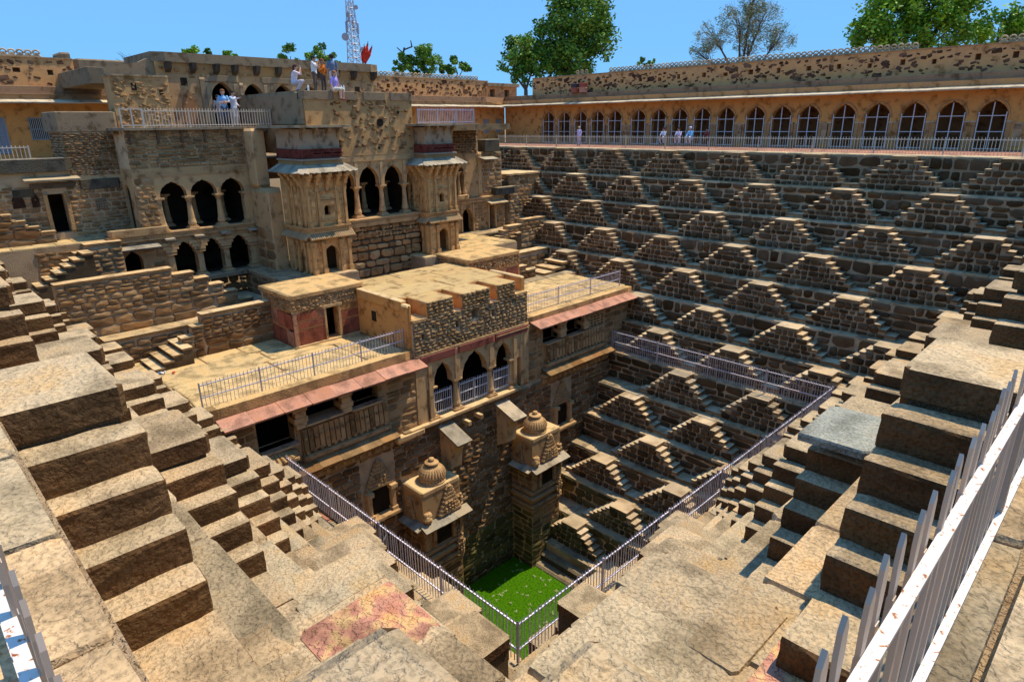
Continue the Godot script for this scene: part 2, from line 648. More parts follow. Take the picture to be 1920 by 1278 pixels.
# one side of the well: o on the court's edge, along its length, inward to the pit; centres: the middle of one even-level platform
func stepped_side(root: Node3D, o: Vector3, along: Vector3, inward: Vector3, width: float, levels: Array, from: Callable, to: Callable, even: float, treads: int, run: float, near: bool, faces: bool) -> void:
	var core := Acc.new()
	var f := Transform3D(Basis(along, Vector3.UP, inward), o)
	if along.cross(Vector3.UP).dot(inward) < 0:
		f = Transform3D(Basis(-along, Vector3.UP, inward), o)     # keep the frame right-handed; x runs against «along»
	var sg := 1.0 if f.basis.x.dot(along) > 0 else -1.0
	for k in levels:
		var yt: float = LEVEL[k]
		var yb: float = LEVEL[k + 1]
		var n := reach(width, k, near)
		var wide := reach(width, k + 1, near) - n
		var s0: float = from.call(k)
		var s1: float = to.call(k)
		var wet: bool = k >= 11
		var stone_tone := "moss" if wet else "dark"
		var local := func(sa, sb, ya, yb2, na, nb): return f * box_at(Vector3(sg * sa, ya, na), Vector3(sg * sb, yb2, nb))
		core.add(shape.box, local.call(s0 - 1.4, s1 + 1.4, yb - 0.3, yt - 0.1, n - 1.6, n - 0.035), MORTAR, MORTAR)
		core.add(shape.box, local.call(s0 - 0.4, s1 + 0.4, yb - 0.9, yb - 0.035, n - 0.2, n + wide - 0.06), MORTAR, MORTAR)
		# coping of the ledge below this face
		var s := s0 - 0.5
		while s < s1 + 0.4:
			var l := rnd(0.7, 1.9)
			var split := rnd(0.42, 0.6) * wide if near and rng.randf() < 0.55 else wide
			var cuts := [0.0, split] if split == wide else [0.0, split, wide]
			for q in cuts.size() - 1:
				var p := "pinkflag" if near and k > 1 and rng.randf() < 0.04 else ("blueflag" if near and k > 1 and rng.randf() < 0.03 else "flag")
				var x := f * Transform3D(Basis(Vector3(1, 0, 0), -PI / 2) * Basis.from_scale(Vector3(l - rnd(0.012, 0.035), cuts[q + 1] - cuts[q] - rnd(0.01, 0.03), 0.1)), Vector3(sg * (s + l / 2), yb + rnd(-0.008, 0.006), n + (cuts[q] + cuts[q + 1]) / 2.0))
				piece(root, "ledge_slab", "flag%d" % (rng.randi() % 10), p, "slab", x)
			s += l
		# flights
		var odd: bool = k % 2 == 1
		var out := 0.66
		var fall := yt - yb
		var rise := fall / (treads + 2.0)
		var half := 0.5 + run * treads
		var centres := []
		var c := even + (2.07 if odd else 0.0)
		while c - 4.14 > s0 - 3.0:
			c -= 4.14
		while c < s1 + 3.0:
			if c > s0 + (0.75 if near else 0.4) and c < s1 - 0.6:
				centres.append(c)
			c += 4.14
		for m in centres:
			var shift: float = m + rnd(-0.03, 0.03)
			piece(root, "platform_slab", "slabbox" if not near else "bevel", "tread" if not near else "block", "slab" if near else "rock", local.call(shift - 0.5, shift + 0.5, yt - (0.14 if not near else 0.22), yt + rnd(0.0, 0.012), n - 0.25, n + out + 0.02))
			core.add(shape.box, local.call(shift - 0.47, shift + 0.47, yb - 0.1, yt - 0.1, n - 0.1, n + out - 0.04), MORTAR if not near else DIM, MORTAR if not near else DIM)
			for side in [-1.0, 1.0]:
				if near and ((side < 0 and m - s0 < 2.0) or (side > 0 and s1 - m < 2.0)):
					continue
				for i in range(1, treads + 2):
					var a: float = shift + side * (0.5 + run * (i - 1))
					var b: float = shift + side * (0.5 + run * i if i <= treads else 2.07)
					if i == treads + 1 and (b < s0 + 0.2 or b > s1 - 0.2):
						b = a + side * 0.32
					if b < s0 - 0.3 or b > s1 + 0.3:
						continue
					var y := yt - rise * i + rnd(-0.012, 0.012)
					if near:
						var mid := Vector3(sg * (a + b) / 2.0, y - 0.15, n + 0.34)
						var scale := Vector3((absf(b - a) + 0.05) / 0.3, 1.0, 1.0)
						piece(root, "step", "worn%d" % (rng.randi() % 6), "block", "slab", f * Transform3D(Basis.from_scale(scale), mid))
						core.add(shape.box, local.call(minf(a, b), maxf(a, b), yb - 0.1, y - 0.2, n - 0.1, n + out - 0.03), DIM, DIM)
					else:
						var lip := 0.025
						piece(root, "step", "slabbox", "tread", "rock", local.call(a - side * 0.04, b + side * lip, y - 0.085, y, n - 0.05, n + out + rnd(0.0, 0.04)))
						core.add(shape.box, local.call(a, b, yb - 0.1, y - 0.06, n - 0.1, n + out - 0.04), MORTAR, MORTAR)
			if faces:
				var fx := Transform3D(f.basis, f * Vector3(0, 0, n + out))
				var spans := func(y0, y1):
					var w := 0.5
					for i in range(1, treads + 2):
						if y1 < yt - rise * i - 0.02:
							w = 0.5 + run * i if i <= treads else minf(2.0, half + 0.34)
					var xm: float = sg * shift
					return [Vector2(xm - w, xm + w)]
				masonry(root, fx, yb, yt - 0.13, spans, Vector2(0.19, 0.36), Vector2(0.22, 0.5), stone_tone, 0.06, 0.03)
		if faces:
			var fw := Transform3D(f.basis, f * Vector3(0, 0, n))
			var xa := minf(sg * s0, sg * s1) - 0.3
			var xb := maxf(sg * s0, sg * s1) + 0.3
			masonry(root, fw, yb, yt - 0.05, whole(xa, xb), Vector2(0.24, 0.5), Vector2(0.35, 1.15), stone_tone, 0.06, 0.03)
	obj("wall_core", core, mat.rock, root)


func wells() -> void:
	var east := thing("stepped_wall", "long dark brown masonry wall of zigzag stair flights below the arcade", "stepped wall", Vector3(34.7, -20, -18), "stepped walls of the well")
	var ends := [-36.0, -34.5, -32.5, -30.6, -30.4, -27.8, -24.2, -19.7]
	stepped_side(east, Vector3(34.7, 0, 0), Vector3(0, 0, 1), Vector3(-1, 0, 0), 1.1, range(13), func(k): return ends[mini(k, 7)], func(k): return -0.38 - reach(1.13, k, true) if k > 0 else 2.0, -8.97, 5, 0.235, false, true)
	var foot := Acc.new()       # plain steps into the water
	for i in 3:
		var x := 20.55 - 0.45 * i
		bv(foot, Vector3(x, -22, -19.6), Vector3(22.0 - 0.3 * i, -18.3 - 0.42 * i, -12), Color(0.12, 0.1, 0.055), Color(0.36, 0.29, 0.18))
	obj("water_step", foot, mat.rock, east)
	var west := thing("stepped_wall", "pale worn stair blocks descending below the iron fence at the picture's lower left corner", "stepped wall", Vector3(0.3, -20, -10), "stepped walls of the well")
	stepped_side(west, Vector3(0.3, 0, -0.38), Vector3(0, 0, -1), Vector3(1, 0, 0), 1.13, range(13), func(k): return reach(1.13, k, true) if k > 0 else -0.5, func(k): return [33.0, 33.0, 31.0, 30.0, 27.0, 23.6, 19.4, 19.3][mini(k, 7)], 4.86, 4, 0.245, true, false)
	var south := thing("stepped_wall", "pale worn stair blocks and big flagstones beside the white railed fence on the right", "stepped wall", Vector3(18, -20, -0.38), "stepped walls of the well")
	stepped_side(south, Vector3(36.0, 0, -0.38), Vector3(-1, 0, 0), Vector3(0, 0, -1), 1.13, range(13), func(k): return 1.3 + 1.1 * k if k > 0 else -1.0, func(k): return 36.0 - 0.3 - reach(1.13, k + 1, true), 36.0 - 5.4, 4, 0.245, true, false)


func near_corner() -> void:
	# the filled corner of the first ledges right under the camera
	var t := thing("corner_paving", "big worn flagstones with one pink slab filling the nearest corner of the well", "paving", Vector3(1.5, -1.9, -1.6))
	var a := Acc.new()
	bx(a, Vector3(0.2, -3.1, -3.6), Vector3(2.07, -1.58, -0.3), MORTAR)
	bx(a, Vector3(0.2, -3.1, -2.14), Vector3(3.7, -1.585, -0.3), MORTAR)
	bx(a, Vector3(0.2, -1.6, -1.72), Vector3(0.86, -0.34, -0.2), DIM)
	bx(a, Vector3(0.2, -1.6, -1.1), Vector3(1.54, -0.345, -0.2), DIM)
	obj("core", a, mat.rock, t)
	for q in [[1.35, 2.12, -3.46, -2.79, "pinkflag"], [1.46, 2.12, -3.68, -3.48, "flag"], [0.86, 1.33, -3.3, -2.72, "flag"], [0.98, 1.33, -3.66, -3.32, "flag"], [0.32, 0.95, -3.64, -3.33, "flag"], [0.32, 0.84, -3.31, -2.7, "flag"], [0.9, 2.13, -2.77, -2.2, "flag"], [0.32, 0.88, -2.68, -1.75, "flag"], [2.24, 3.22, -2.19, -1.32, "flag"], [3.24, 3.8, -2.24, -1.6, "flag"], [1.5, 2.22, -2.18, -1.35, "flag"], [3.05, 3.8, -1.58, -1.2, "flag"], [2.6, 3.74, -1.18, -0.42, "pinkflag"], [1.62, 2.58, -1.3, -0.42, "flag"], [0.9, 1.48, -2.18, -1.3, "flag"]]:
		var pink: bool = q[4] == "pinkflag"
		var x := Transform3D(Basis(Vector3(1, 0, 0), -PI / 2) * Basis.from_scale(Vector3(q[1] - q[0] - rnd(0.0, 0.02), q[3] - q[2] - rnd(0.0, 0.02), 0.12)), Vector3((q[0] + q[1]) / 2.0, -1.507 + rnd(-0.008, 0.006), (q[2] + q[3]) / 2.0))
		piece(t, "slab", "flag%d" % (rng.randi() % 10), "lightpink" if pink else "flag", "pinkstone" if pink else "slab", x)
	for q in [[0.25, 0.95, -1.84, -1.02], [0.92, 1.66, -1.24, -0.36], [0.25, 0.9, -1.0, -0.36]]:
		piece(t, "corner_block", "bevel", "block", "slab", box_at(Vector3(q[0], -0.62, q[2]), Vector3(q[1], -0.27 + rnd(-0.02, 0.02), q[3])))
	piece(t, "slab", "flag3", "blueflag", "slab", Transform3D(Basis(Vector3(1, 0, 0), -PI / 2) * Basis.from_scale(Vector3(1.0, 0.72, 0.09)), Vector3(6.98, -1.49, -1.9)))


func court() -> void:
	var g := structure("courtyard_ground", "stone paved court around the top of the well and the dry land beyond")
	var a := Acc.new()
	var earth := Color(0.4, 0.3, 0.19)
	for r in [[-400, 0.3, -400, 400], [34.7, 500, -400, 400], [0.3, 34.7, -0.38, 400], [0.3, 34.7, -500, -36.5]]:
		bx(a, Vector3(r[0], -1.2, r[2]), Vector3(r[1], -0.035, r[3]), earth)
	obj("ground", a, mat.rubble, g)
	paving(g, Vector3(-1.6, 0, -0.38), Vector3(0.3, 0, -7), Vector2(0.75, 1.1), 0.64, "flag", "slab", 0.014, "paving_slab", false)
	paving(g, Vector3(0.3, 0, -0.38), Vector3(8, 0, -0.1), Vector2(0.8, 1.5), 0.3, "flag", "slab", 0.012, "paving_slab")
	paving(g, Vector3(-1.6, 0, 0.9), Vector3(8, 0, -0.1), Vector2(0.9, 1.5), 0.7, "flag", "slab", 0.014, "paving_slab")
	paving(g, Vector3(36.0, 0, -44), Vector3(43, 0, 2), Vector2(1.4, 2.4), 1.6, "pinkroof", "slab", 0.03, "paving_slab", false)
	paving(g, Vector3(34.7, 0.02, -40), Vector3(36.0, 0.02, 2), Vector2(1.4, 2.4), 1.3, "cream", "slab", 0.02, "paving_slab", false)
	var w := structure("water", "bright green algae covered water at the bottom of the well")
	var s := Acc.new()
	bx(s, Vector3(5, -23, -24), Vector3(24, -19.3, -6), Color(0.06, 0.155, 0.004))
	obj("surface", s, mat.algae, w)
	var froth := Acc.new()
	for i in 60:
		var c := Vector3(rnd(16.5, 20), -19.297, rnd(-19.2, -14.5))
		var r := rnd(0.015, 0.05)
		for q in 5:
			bar(froth, c + Vector3(rnd(-0.1, 0.1), -0.01, rnd(-0.1, 0.1)), c + Vector3(rnd(-0.02, 0.02), 0.004, rnd(-0.02, 0.02)), r, Color(0.3, 0.42, 0.16), 6)
	obj("froth", froth, mat.rock, w, true)


# ---------------------------------------------------------------- the palace

func column(called: String, root: Node3D, x: float, y0: float, y1: float, z: float, r: float, col: Color, square := false) -> void:
	var a := Acc.new()
	var cap := Acc.new()
	var foot := Acc.new()
	var h := y1 - y0
	var o := Transform3D(Basis(), Vector3(x, y0, z))
	bv(foot, Vector3(x - r * 1.55, y0, z - r * 1.55), Vector3(x + r * 1.55, y0 + h * 0.06, z + r * 1.55), col)
	bv(foot, Vector3(x - r * 1.2, y0 + h * 0.058, z - r * 1.2), Vector3(x + r * 1.2, y0 + h * 0.1, z + r * 1.2), col)
	if square:
		bv(a, Vector3(x - r * 0.8, y0 + h * 0.1, z - r * 0.8), Vector3(x + r * 0.8, y0 + h * 0.86, z + r * 0.8), col)
		lathe(a, [Vector2(r * 1.2, h * 0.14), Vector2(r * 1.25, h * 0.17), Vector2(r * 1.15, h * 0.2)], 8, o, col)
	else:
		lathe(a, [Vector2(r * 0.8, h * 0.1), Vector2(r * 1.15, h * 0.14), Vector2(r * 1.2, h * 0.2), Vector2(r * 0.95, h * 0.3), Vector2(r * 0.74, h * 0.62), Vector2(r * 0.66, h * 0.82), Vector2(r * 0.85, h * 0.84), Vector2(r * 0.66, h * 0.86)], 12, o, col)
	lathe(cap, [Vector2(r * 0.75, h * 0.86), Vector2(r * 1.15, h * 0.93), Vector2(r * 1.3, h * 0.95)], 8, o, col)
	bv(cap, Vector3(x - r * 1.35, y1 - h * 0.055, z - r * 1.35), Vector3(x + r * 1.35, y1, z + r * 1.35), col)
	var shaft := obj(called, a, mat.plaster, root)
	obj("capital", cap, mat.plaster, shaft)
	obj("base", foot, mat.plaster, shaft)


func beads(a: Acc, p: Vector3, q: Vector3, step: float, size: float, col: Color) -> void:    # a row of small carved knobs
	var n := maxi(1, int(p.distance_to(q) / step))
	for i in n:
		var c := p.lerp(q, (i + 0.5) / n)
		a.add(shape.bevel, Transform3D(Basis.from_scale(Vector3(size, size * 1.3, size)), c), col, col)


func cornice(a: Acc, x0: float, x1: float, y: float, z: float, col: Color, back := 0.5) -> void:     # string course in three steps with knobs under it, top at y
	bv(a, Vector3(x0 - 0.1, y - 0.07, z - back), Vector3(x1 + 0.1, y, z + 0.16), col)
	bv(a, Vector3(x0 - 0.05, y - 0.2, z - back), Vector3(x1 + 0.05, y - 0.072, z + 0.08), col)
	bv(a, Vector3(x0 - 0.07, y - 0.28, z - back), Vector3(x1 + 0.07, y - 0.202, z + 0.11), col)
	beads(a, Vector3(x0, y - 0.135, z + 0.09), Vector3(x1, y - 0.135, z + 0.09), 0.11, 0.06, col)


func carving(a: Acc, p: Vector3, w: float, h: float, d: float, col: Color, rows := 5, cols := 4) -> void:    # a dense little field of relief: knobs, scrolls and small figures
	for i in rows:
		for j in cols:
			if rng.randf() < 0.12:
				continue
			var c := p + Vector3((j + 0.5) / cols * w + rnd(-0.02, 0.02), (i + 0.5) / rows * h + rnd(-0.02, 0.02), 0)
			var s := Vector3(w / cols * rnd(0.5, 0.95), h / rows * rnd(0.45, 0.9), d * rnd(0.5, 1.4))
			a.add(shape.bevel, Transform3D(Basis(Vector3(0, 0, 1), rnd(-0.6, 0.6)) * Basis.from_scale(s), c), col, col)
			if rng.randf() < 0.6:
				lathe(a, [Vector2(0, -0.5 * s.y), Vector2(s.x * 0.3, -0.2 * s.y), Vector2(s.x * 0.34, 0.1 * s.y), Vector2(0, 0.45 * s.y)], 6, Transform3D(Basis(Vector3(1, 0, 0), rnd(-0.5, 0.5)), c + Vector3(0, 0, d * 0.5)), col)


func pediment(a: Acc, cx: float, y: float, z: float, w: float, h: float, col: Color) -> void:     # a shrine gable of stepped, carved tiers
	var tiers := 7
	for i in tiers:
		var f := float(i) / tiers
		var hw := w / 2.0 * (1.0 - f * 0.86)
		var ya := y + h * f
		bv(a, Vector3(cx - hw, ya, z - 0.1), Vector3(cx + hw, ya + h / tiers * 0.55, z + 0.13 - f * 0.03), col)
		beads(a, Vector3(cx - hw * 0.96, ya + h / tiers * 0.76, z + 0.06), Vector3(cx + hw * 0.96, ya + h / tiers * 0.76, z + 0.06), 0.095, 0.075, col)
		for s in [-1.0, 1.0]:
			lathe(a, [Vector2(0.05, 0), Vector2(0.06, 0.05), Vector2(0.0, 0.14)], 6, Transform3D(Basis(), Vector3(cx + s * hw * 0.95, ya + h / tiers * 0.3, z + 0.06)), col)
	carving(a, Vector3(cx - w * 0.26, y + 0.06, z + 0.1), w * 0.52, h * 0.45, 0.09, col, 4, 4)
	lathe(a, [Vector2(0.09, 0), Vector2(0.12, 0.06), Vector2(0.05, 0.12), Vector2(0, 0.22)], 8, Transform3D(Basis(), Vector3(cx, y + h * 0.98, z + 0.03)), col)


func slant(root: Node3D, part: String, x0: float, x1: float, top: Vector2, low: Vector2, step: float, thick: float, pal: String) -> void:   # a drip roof of slabs; top and low are (y, z)
	var n := maxi(1, int(round((x1 - x0) / step)))
	var d := Vector3(0, low.x - top.x, low.y - top.y)
	var len := d.length()
	var zax := d.normalized()
	var yax := zax.cross(Vector3.RIGHT).normalized()
	for i in n:
		var a := lerpf(x0, x1, float(i) / n) + 0.004
		var b := lerpf(x0, x1, (i + 1.0) / n) - 0.004
		var c := Vector3((a + b) / 2.0, (top.x + low.x) / 2.0 + rnd(-0.008, 0.008), (top.y + low.y) / 2.0 + rnd(-0.015, 0.015))
		piece(root, part, "slabbox", pal, "slab", Transform3D(Basis(Vector3.RIGHT, yax, zax) * Basis(Vector3(0, 0, 1), rnd(-0.006, 0.006)) * Basis.from_scale(Vector3(b - a, thick, len + rnd(-0.03, 0.03))), c))


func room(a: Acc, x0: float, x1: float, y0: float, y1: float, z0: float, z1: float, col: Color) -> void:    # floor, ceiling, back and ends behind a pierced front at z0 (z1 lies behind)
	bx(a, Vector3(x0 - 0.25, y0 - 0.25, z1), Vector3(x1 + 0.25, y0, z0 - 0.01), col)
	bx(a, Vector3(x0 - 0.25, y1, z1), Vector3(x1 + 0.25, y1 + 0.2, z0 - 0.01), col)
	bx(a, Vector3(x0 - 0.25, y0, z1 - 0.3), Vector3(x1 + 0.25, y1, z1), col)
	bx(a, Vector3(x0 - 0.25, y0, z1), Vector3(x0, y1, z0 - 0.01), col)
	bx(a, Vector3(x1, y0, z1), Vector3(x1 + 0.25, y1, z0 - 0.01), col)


const FRONT := Basis()


func at_z(z: float) -> Transform3D:
	return Transform3D(FRONT, Vector3(0, 0, z))


func lower_front() -> void:
	# the tall wall that stands in the water, and the carved bands under the verandahs
	var t := thing("palace_lower_front", "tall brown stone palace wall rising from the green water below the arches", "palace wall", Vector3(17.3, -20, -19.7))
	var a := Acc.new()
	bx(a, Vector3(5.5, -22, -21.5), Vector3(30.0, -10.12, -19.735), MORTAR)
	obj("wall", a, mat.rock, t)
	var f := at_z(-19.7)
	masonry(t, f, -16.6, -10.25, whole(8.0, 27.2, [[13.05, 15.05, -20, -12.2], [19.44, 21.42, -20, -12.2], [11.2, 12.75, -13.1, -10.8], [22.2, 23.8, -13.2, -10.7]]), Vector2(0.2, 0.34), Vector2(0.3, 0.75), "brown", 0.05, 0.035)
	masonry(t, f, -19.6, -16.6, whole(8.0, 27.2, [[13.05, 15.05, -20, -12.2], [19.44, 21.42, -20, -12.2]]), Vector2(0.24, 0.36), Vector2(0.4, 0.8), "moss", 0.03, 0.03)
	var b := Acc.new()
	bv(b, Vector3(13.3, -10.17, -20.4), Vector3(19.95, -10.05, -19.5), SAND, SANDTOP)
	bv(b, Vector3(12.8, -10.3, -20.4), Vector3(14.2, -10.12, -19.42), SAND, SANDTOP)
	bv(b, Vector3(12.9, -10.42, -20), Vector3(14.1, -10.3, -19.5), SAND)
	obj("floor_edge", b, mat.plaster, t)
	for s in [[8.6, 12.8], [21.5, 26.7]]:
		slant(t, "drip_slab", s[0], s[1], Vector2(-9.66, -19.7), Vector2(-9.88, -19.12), 0.9, 0.09, "brown")
		var c := Acc.new()
		bv(c, Vector3(s[0], -10.1, -20), Vector3(s[1], -9.94, -19.42), SAND * 0.8)
		bv(c, Vector3(s[0], -10.44, -20), Vector3(s[1], -10.1, -19.6), SAND * 0.7)
		beads(c, Vector3(s[0], -10.26, -19.58), Vector3(s[1], -10.26, -19.58), 0.34, 0.13, SAND * 0.85)
		beads(c, Vector3(s[0], -9.98, -19.42), Vector3(s[1], -9.98, -19.42), 0.16, 0.05, SAND * 0.9)
		obj("carved_band", c, mat.carved, t)
	# two relief niches, their inner shade painted as dark sheets
	for s in [[11.97, -11.95], [23.0, -11.9]]:
		var c := Acc.new()
		pediment(c, s[0], s[1], -19.72, 1.25, 1.1, SAND * 0.8)
		for q in [-0.55, 0.55]:
			bv(c, Vector3(s[0] + q - 0.09, s[1] - 1.05, -19.8), Vector3(s[0] + q + 0.09, s[1] - 0.12, -19.5), SAND)
			bv(c, Vector3(s[0] + q - 0.16, s[1] - 0.2, -19.8), Vector3(s[0] + q + 0.16, s[1] - 0.02, -19.42), SAND)
			bv(c, Vector3(s[0] + q - 0.14, s[1] - 1.18, -19.8), Vector3(s[0] + q + 0.14, s[1] - 1.04, -19.44), SAND)
		bv(c, Vector3(s[0] - 0.8, s[1] - 1.3, -19.9), Vector3(s[0] + 0.8, s[1] - 1.18, -19.3), SAND * 0.85)
		bx(c, Vector3(s[0] - 0.46, s[1] - 1.18, -19.73), Vector3(s[0] + 0.46, s[1] - 0.1, -19.715), Color(0.03, 0.022, 0.015))
		obj("niche", c, mat.carved, t)
	# leaning grey slabs on thick bracket walls beside the gallery
	for s in [15.42, 18.72]:
		var c := Acc.new()
		prism(c, PackedVector2Array([Vector2(-0.0, -10.62), Vector2(1.0, -10.9), Vector2(0.75, -11.6), Vector2(0.7, -12.2), Vector2(0.0, -12.6)]), s - 0.3, s + 0.3, Transform3D(Basis(Vector3(0, 0, 1), Vector3(0, 1, 0), Vector3(-1, 0, 0)) , Vector3(0, 0, -19.72)) * Transform3D(Basis(), Vector3(0, 0, -2.0 * s)), SAND)
		obj("bracket", c, mat.plaster, t)
		slant(t, "leaning_slab", s - 0.4, s + 0.42, Vector2(-10.44, -19.75), Vector2(-10.92, -18.4), 2.0, 0.09, "greyslab")
	for s in [[16.35, -10.5], [17.05, -10.42]]:
		var c := Acc.new()
		bv(c, Vector3(s[0], s[1] - 0.2, -20), Vector3(s[0] + 0.16, s[1], -19.2), SAND, SANDTOP)
		obj("stone_bracket", c, mat.plaster, t)


func shrine(x0: float, x1: float, dome_x: float, relief_x: float, label: String) -> void:
	var z := -18.4
	var t := thing("water_shrine", label, "shrine", Vector3((x0 + x1) / 2.0, -19.5, -19), "shrines rising from the water")
	var a := Acc.new()
	bx(a, Vector3(x0, -22, -19.9), Vector3(x1, -12.36, z), SAND * 0.75)
	bv(a, Vector3(x0 - 0.02, -12.42, -19.9), Vector3(x1 + 0.02, -12.25, z + 0.02), SAND, SANDTOP)
	for q in [[-15.0, 0.12], [-15.28, 0.2], [-15.5, 0.08], [-15.72, 0.16], [-15.98, 0.1]]:      # mouldings of the plinth
		bv(a, Vector3(x0 - q[1], q[0] - 0.14, -19.9), Vector3(x1 + q[1] * 0.5, q[0], z + q[1]), SAND * 0.62)
	obj("body", a, mat.plaster, t)
	masonry(t, at_z(z), -17.2, -16.1, whole(x0, x1), Vector2(0.24, 0.34), Vector2(0.5, 0.9), "brown", 0.025, 0.02)
	masonry(t, at_z(z), -19.6, -17.2, whole(x0, x1), Vector2(0.26, 0.4), Vector2(0.5, 0.9), "moss", 0.025, 0.02)
	var left := frame(Vector3(x0, 0, 0), Vector3(0, 0, 1))
	masonry(t, left, -19.6, -16.1, whole(-19.7, z), Vector2(0.26, 0.4), Vector2(0.4, 0.8), "moss", 0.025, 0.02)
	masonry(t, left, -15.0, -14.1, whole(-19.7, z), Vector2(0.2, 0.3), Vector2(0.3, 0.5), "brown", 0.03, 0.03)
	# the dripstone round it, in broken slabs
	slant(t, "eave_slab", x0 - 0.2, x1 + 0.3, Vector2(-13.66, z), Vector2(-13.84, z + 0.42), 0.72, 0.07, "greyslab")
	var n := 3
	for i in n:
		var c := Vector3(x0 - 0.18, -13.75, lerpf(-19.6, z + 0.1, (i + 0.5) / n))
		piece(t, "eave_slab", "slabbox", "greyslab", "slab", Transform3D(Basis(Vector3(0, 0, 1), 0.35) * Basis.from_scale(Vector3(0.45, 0.07, (z + 19.8) / n)), c))
	# niche under the dripstone, its shade painted as a dark sheet
	var b := Acc.new()
	bx(b, Vector3(lerpf(x0, x1, 0.3), -14.9, z + 0.002), Vector3(lerpf(x0, x1, 0.72), -13.95, z + 0.012), Color(0.035, 0.025, 0.016))
	for q in [0.04, 0.24, 0.76, 0.96]:
		var cx := lerpf(x0, x1, q)
		bv(b, Vector3(cx - 0.08, -14.9, z - 0.1), Vector3(cx + 0.08, -13.9, z + 0.13), SAND * 0.7)
		bv(b, Vector3(cx - 0.12, -14.05, z - 0.1), Vector3(cx + 0.12, -13.88, z + 0.17), SAND * 0.7)
	carving(b, Vector3(x1 - 0.5, -14.95, z + 0.08), 0.45, 1.1, 0.1, SAND * 0.7, 6, 3)
	carving(b, Vector3(x1 - 0.42, -15.95, z + 0.16), 0.4, 0.9, 0.1, SAND * 0.65, 5, 3)
	obj("niche", b, mat.carved, t)
	var g := Acc.new()
	pediment(g, relief_x, -13.6, z + 0.04, 1.15, 1.2, SAND * 0.95)
	carving(g, Vector3(x1 - 0.3, -13.55, z + 0.06), 0.36, 0.55, 0.12, SAND, 4, 2)
	obj("pediment", g, mat.carved, t)
	var lion := Acc.new()
	for q in [[0.0, 0.0, 0.2], [0.08, 0.14, 0.15], [-0.06, 0.2, 0.1], [0.12, -0.1, 0.13]]:
		lathe(lion, [Vector2(0, -q[2]), Vector2(q[2] * 0.8, -q[2] * 0.55), Vector2(q[2], 0), Vector2(q[2] * 0.75, q[2] * 0.6), Vector2(0, q[2])], 9, Transform3D(Basis(), Vector3(x0 + 0.14 + q[0], -13.42 + q[1], z + 0.08)), SAND)
	carving(lion, Vector3(x0 - 0.02, -13.6, z + 0.14), 0.34, 0.36, 0.1, SAND, 3, 3)
	obj("carved_beast", lion, mat.carved, t)
	# side relief on the face to the left
	var s := Acc.new()
	var sf := frame(Vector3(x0, 0, 0), Vector3(0, 0, 1))
	var flat := Acc.new()
	pediment(flat, -19.2, -13.6, 0.0, 0.6, 0.8, SAND * 0.8)
	s.add([flat.v, flat.n], sf, SAND * 0.8, SAND * 0.8)
	obj("side_relief", s, mat.carved, t)
	# ribbed dome with a ring of petals, a neck and a finial
	var d := Acc.new()
	var o := Transform3D(Basis(), Vector3(dome_x, -12.25, -19.0))
	lathe(d, [Vector2(0.56, 0), Vector2(0.58, 0.07), Vector2(0.5, 0.1), Vector2(0.5, 0.22), Vector2(0.56, 0.25), Vector2(0.55, 0.3)], 28, o, SAND)
	for i in 26:
		var t0 := TAU * i / 26
		var p := o * Vector3(cos(t0) * 0.52, 0.16, sin(t0) * 0.52)
		d.add(shape.bevel, Transform3D(Basis(Vector3.UP, -t0) * Basis.from_scale(Vector3(0.06, 0.12, 0.07)), p), SAND, SAND)
		var prev := Vector3.ZERO
		for j in 6:
			var e := j / 5.0
			var rr := 0.545 * cos(e * 1.25)
			var q := o * Vector3(cos(t0) * rr, 0.3 + 0.42 * sin(e * 1.25), sin(t0) * rr)
			if j > 0:
				bar(d, prev, q, 0.05 * (1.1 - e * 0.75), SAND, 5)
			prev = q
	lathe(d, [Vector2(0.53, 0.28), Vector2(0.5, 0.46), Vector2(0.4, 0.6), Vector2(0.24, 0.7)], 24, o, SAND)
	var dome := obj("dome", d, mat.carved, t)
	var fin := Acc.new()
	lathe(fin, [Vector2(0.22, 0.69), Vector2(0.22, 0.72), Vector2(0.3, 0.76), Vector2(0.29, 0.82), Vector2(0.14, 0.86), Vector2(0.1, 0.88), Vector2(0.13, 0.93), Vector2(0.1, 0.99), Vector2(0.0, 1.02)], 24, o, SAND)
	obj("finial", fin, mat.carved, dome)


